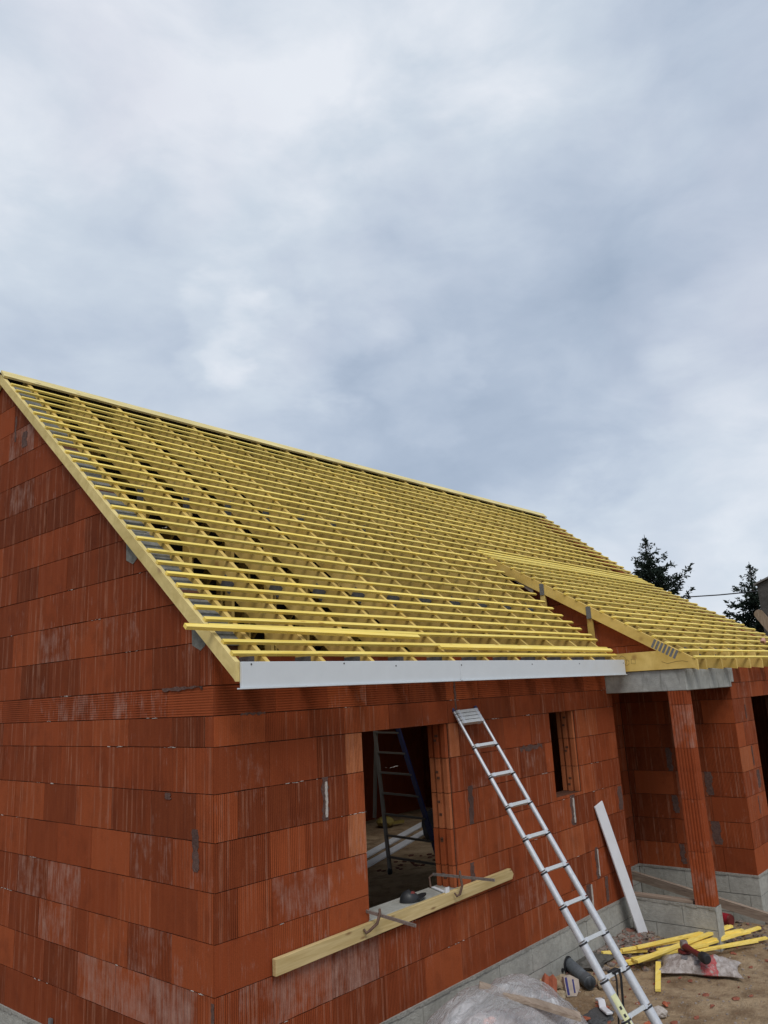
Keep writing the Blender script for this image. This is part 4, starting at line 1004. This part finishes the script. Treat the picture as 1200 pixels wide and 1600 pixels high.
for j in range(1, nr+1):
    rr2 = j/nr
    for i in range(na):
        a = 2*math.pi*i/na; ca, sa = math.cos(a), math.sin(a)
        R1 = 1.14+.16*noise.noise(Vector((ca*1.4, sa*1.4, 3))); R2 = .56+.08*noise.noise(Vector((ca*1.4, sa*1.4, 8)))
        x_ = HC.x+ca*R1*rr2; y_ = HC.y+sa*R2*rr2
        prof_ = (1-rr2**2.3)
        fold = noise.noise(Vector((ca*2.2, sa*2.2, rr2*1.1)))*.09*rr2+(.5-abs(noise.noise(Vector((x_*3.2, y_*4.5, 2)))))*.06+(.3-abs(noise.noise(Vector((x_*7, y_*5, 6)))))*.03
        z_ = .58*prof_+fold*min(1, prof_*3)+.012
        vs.append((x_, min(y_, -.03), max(z_, .01)))
fs = [(0, 1+i, 1+(i+1) % na) for i in range(na)]
for j in range(nr-1):
    for i in range(na): fs.append((1+j*na+i, 1+(j+1)*na+i, 1+(j+1)*na+(i+1) % na, 1+j*na+(i+1) % na))
mb.add(vs, fs, smooth=True)
tag(mb.build('plastic_sheet', film_mat(), loc=tuple(HC)), 'crumpled translucent plastic sheet draped over a heap at the foot of the wall', 'plastic sheet')
t = thing('covered_pack', 'pack of pale bagged material with orange print, seen through the plastic sheet', 'pack', (HC.x, HC.y, .02))
for i, (dx, dy, z_, s_, mt) in enumerate(((0, 0, .14, (.72, .34, .14), 'p'), (-.1, .02, .31, (.5, .28, .11), 'p'), (.45, -.05, .22, (.3, .25, .13), 'p'))):
    mb = MB(); mb.rock((HC.x+dx, HC.y+dy, z_), s_, 60+i, sub=3, rough=.18); mb.build('bag', plain('pale_sack', (.34, .29, .27), .7, .2, 0, .3, 12, .5), t)
for i, (dx, dy, z_) in enumerate(((-.10, -.05, .47), (-.36, -.17, .37))):
    mb = MB(); mb.rock((HC.x+dx, HC.y+dy, z_-.02), (.05, .035, .02), 70+i, sub=2, rough=.4); mb.build('orange_label', plain('orange_print', (.85, .22, .08), .5), t)
mb = MB(); p, q = Vector((1.77, -.56, .625)), Vector((2.14, -1.10, .43)); mb.bar(p, q, .10, .022, (.1, -.2, 1))
tag(mb.build('plank', M_OLDWOOD, loc=tuple(p)), 'short weathered plank lying on top of the plastic sheet', 'board')
# small metal tag at the foot of the gable
mb = MB(); mb.box((-.024, 1.86, .400), (-.008, 1.90, .475)); mb.box((-.05, 1.862, .395), (-.024, 1.898, .404))
tag(mb.build('metal_bracket', M_GALV, loc=(-.02, 1.88, .42)), 'small grey metal bracket sticking up at the base of the gable wall', 'bracket')

# ------------------------------------------------------------------ conifers beyond the house
def leaf_mat():
    m, nt, b = newmat('spruce_needles', .8, .15)
    at = nt.nodes.new('ShaderNodeAttribute'); at.attribute_name = 'bcol'
    L(nt, mix(nt, at.outputs['Alpha'], (.010, .017, .012), (.036, .052, .036)), b.inputs['Base Color']); return m
M_NEED = leaf_mat(); M_BARK = plain('bark', (.07, .05, .04), .9)
def spruce(x, y, h, wfac, label, seed, z0=.16):
    R_ = random.Random(seed); t = thing('spruce_tree', label, 'tree', (x, y, 0), 'dark spruces beyond the roof')
    mb = MB(); mb.tube([(x, y, 0), (x, y, h*.5), (x, y, h-.1)], [.22, .12, .012], 9); mb.build('trunk', M_BARK, t)
    mb = MB(); z = h*z0; arm = 0
    def needles(p, dr, spread, cnt, tone, sc=1):
        for e in range(cnt):
            v = Vector((R_.gauss(0, 1), R_.gauss(0, 1), R_.gauss(0, .8)))*spread
            l_ = R_.uniform(.09, .20)*sc; dv = (dr*R_.uniform(.1, 1)+Vector((R_.gauss(0, .5), R_.gauss(0, .5), R_.gauss(0, .45)))).normalized()
            o_ = p+v; sv2 = dv.cross(Vector((R_.uniform(-1, 1), R_.uniform(-1, 1), R_.uniform(-1, 1)))).normalized()*R_.uniform(.022, .05)*sc
            mb.add([o_-sv2, o_+dv*l_*.55-sv2*.8, o_+dv*l_, o_+dv*l_*.45+sv2*.9], [(0, 1, 2, 3)], 0, (.1, .1, .1, min(1, max(0, tone+R_.uniform(-.25, .35)))))
    while z < h-.05:
        fr = 1-z/h; nb = R_.randint(4, 6); base = R_.uniform(0, 6.28)
        for k in range(nb):
            a = base+6.283*k/nb+R_.uniform(-.35, .35); dd_ = h-z; ln = min(1.75*wfac, .02+.42*wfac*dd_+.16*dd_*dd_)*R_.choice((.3, .5, .7, .9, 1.0, 1.25)); sc_ = min(1, .45+.4*dd_); zz = z+R_.uniform(-.08, .08)
            c = Vector((x, y, zz)); dr = Vector((math.cos(a), math.sin(a), 0)); n = max(3, int(ln/.07)); tone = R_.uniform(.05, .5); drop = R_.uniform(-.35, .05) if h-z > .6 else R_.uniform(.0, .7)
            for q in range(n):
                s_ = (q+.6)/n; p = c+dr*ln*s_+Vector((0, 0, ln*(drop*s_+.42*s_**2.6)))
                needles(p, dr+Vector((0, 0, .25)), (.022+.04*(1-s_))*sc_, 6, tone, sc_)
                if q % 3 == 0 and .2 < s_ < .9:
                    for sd_ in (-1, 1):                # side twigs
                        d2 = (dr+Vector((-dr.y, dr.x, 0))*sd_*.9).normalized(); l2 = ln*.38*(1-s_)+.05
                        for w in range(max(2, int(l2/.08))):
                            needles(p+d2*(w+1)*.08+Vector((0, 0, -.012*w)), d2, .03*sc_, 4, tone, sc_)
        z += .13+.22*fr
    mb.tube([(x, y, h-.15), (x, y, h+.1)], [.02, .006], 5, 0, (.1, .1, .1, .2)); needles(Vector((x, y, h-.12)), Vector((0, 0, 1)), .012, 14, .2, .6)
    mb.build('crown', M_NEED, t)
spruce(24.85, 7.35, 7.75, .84, 'dark broad spruce standing alone above the right end of the roof', 3, .45)
spruce(25.85, 4.15, 6.35, 1.0, 'dark spruce at the right edge, crossed by the overhead cable', 8, .35)
spruce(29.6, 4.25, 6.50, .8, 'small distant spruce top showing above the grey building at the right edge', 5, .5)
# grey outbuilding at the right edge, cable and round-topped boards
t = thing('outbuilding', 'dark grey rendered building cut off by the right edge of the picture', 'building', (22.6, 2.0, 0))
mb = MB(); mb.prism([(2.93, 0), (2.93, 5.20), (.8, 6.0), (-1.3, 5.20), (-1.3, 0)], 'x', 22.0, 26.0, 0, (.1, .1, .1, .1)); mb.build('wall', M_SHED, t)
mb = MB()
for (ya, za, yb, zb) in ((3.0, 5.19, .8, 6.02), (-1.37, 5.19, .8, 6.02)):
    mb.prism([(ya, za), (yb, zb), (yb, zb+.05), (ya, za+.05)], 'x', 21.9, 26.1)
mb.build('roof', plain('weathered_roof', (.17, .16, .15), .8), t)
mb = MB(); mb.tube([(24.0, 9.0, 5.62), (24.9, 6.25, 5.30), (25.6, 4.9, 5.22), (22.0, 3.31, 4.75)][:1]+[(24.3, 7.9, 5.50), (24.75, 6.1, 5.37), (24.55, 4.9, 5.29), (24.2, 3.2, 5.22)], .022, 6)
tag(mb.build('overhead_cable', M_BLACK, loc=(24, 5, 5.3)), 'thin black overhead cable crossing the sky to the grey building', 'cable')
for i, (dy, dz) in enumerate(((0, 0), (-.34, -.02))):
    mb = MB(); P = []; wd = .13; o = Vector((20.9+.12*i, 2.70+dy, 4.27+dz)); 
    dn = Vector((0, -.52, -.854)); sp = Vector((0, .854, -.52))
    for k in range(9):
        a = math.pi*k/8; P.append(o+sp*math.cos(a)*wd-dn*math.sin(a)*wd*.9)
    L_ = 4.6; P += [o-sp*wd+dn*L_, o+sp*wd+dn*L_]
    n = len(P); vs = P+[p_+Vector((.04, 0, 0)) for p_ in P]
    mb.add(vs, [tuple(range(n))[::-1], tuple(range(n, 2*n))]+[(k, (k+1) % n, n+(k+1) % n, n+k) for k in range(n)])
    tag(mb.build('leaning_board', M_PICKET, loc=tuple(o)), ['weathered round-topped board leaning before the grey building, the nearer to the roof edge', 'weathered round-topped board leaning before the grey building, cut by the right edge'][i], 'board')
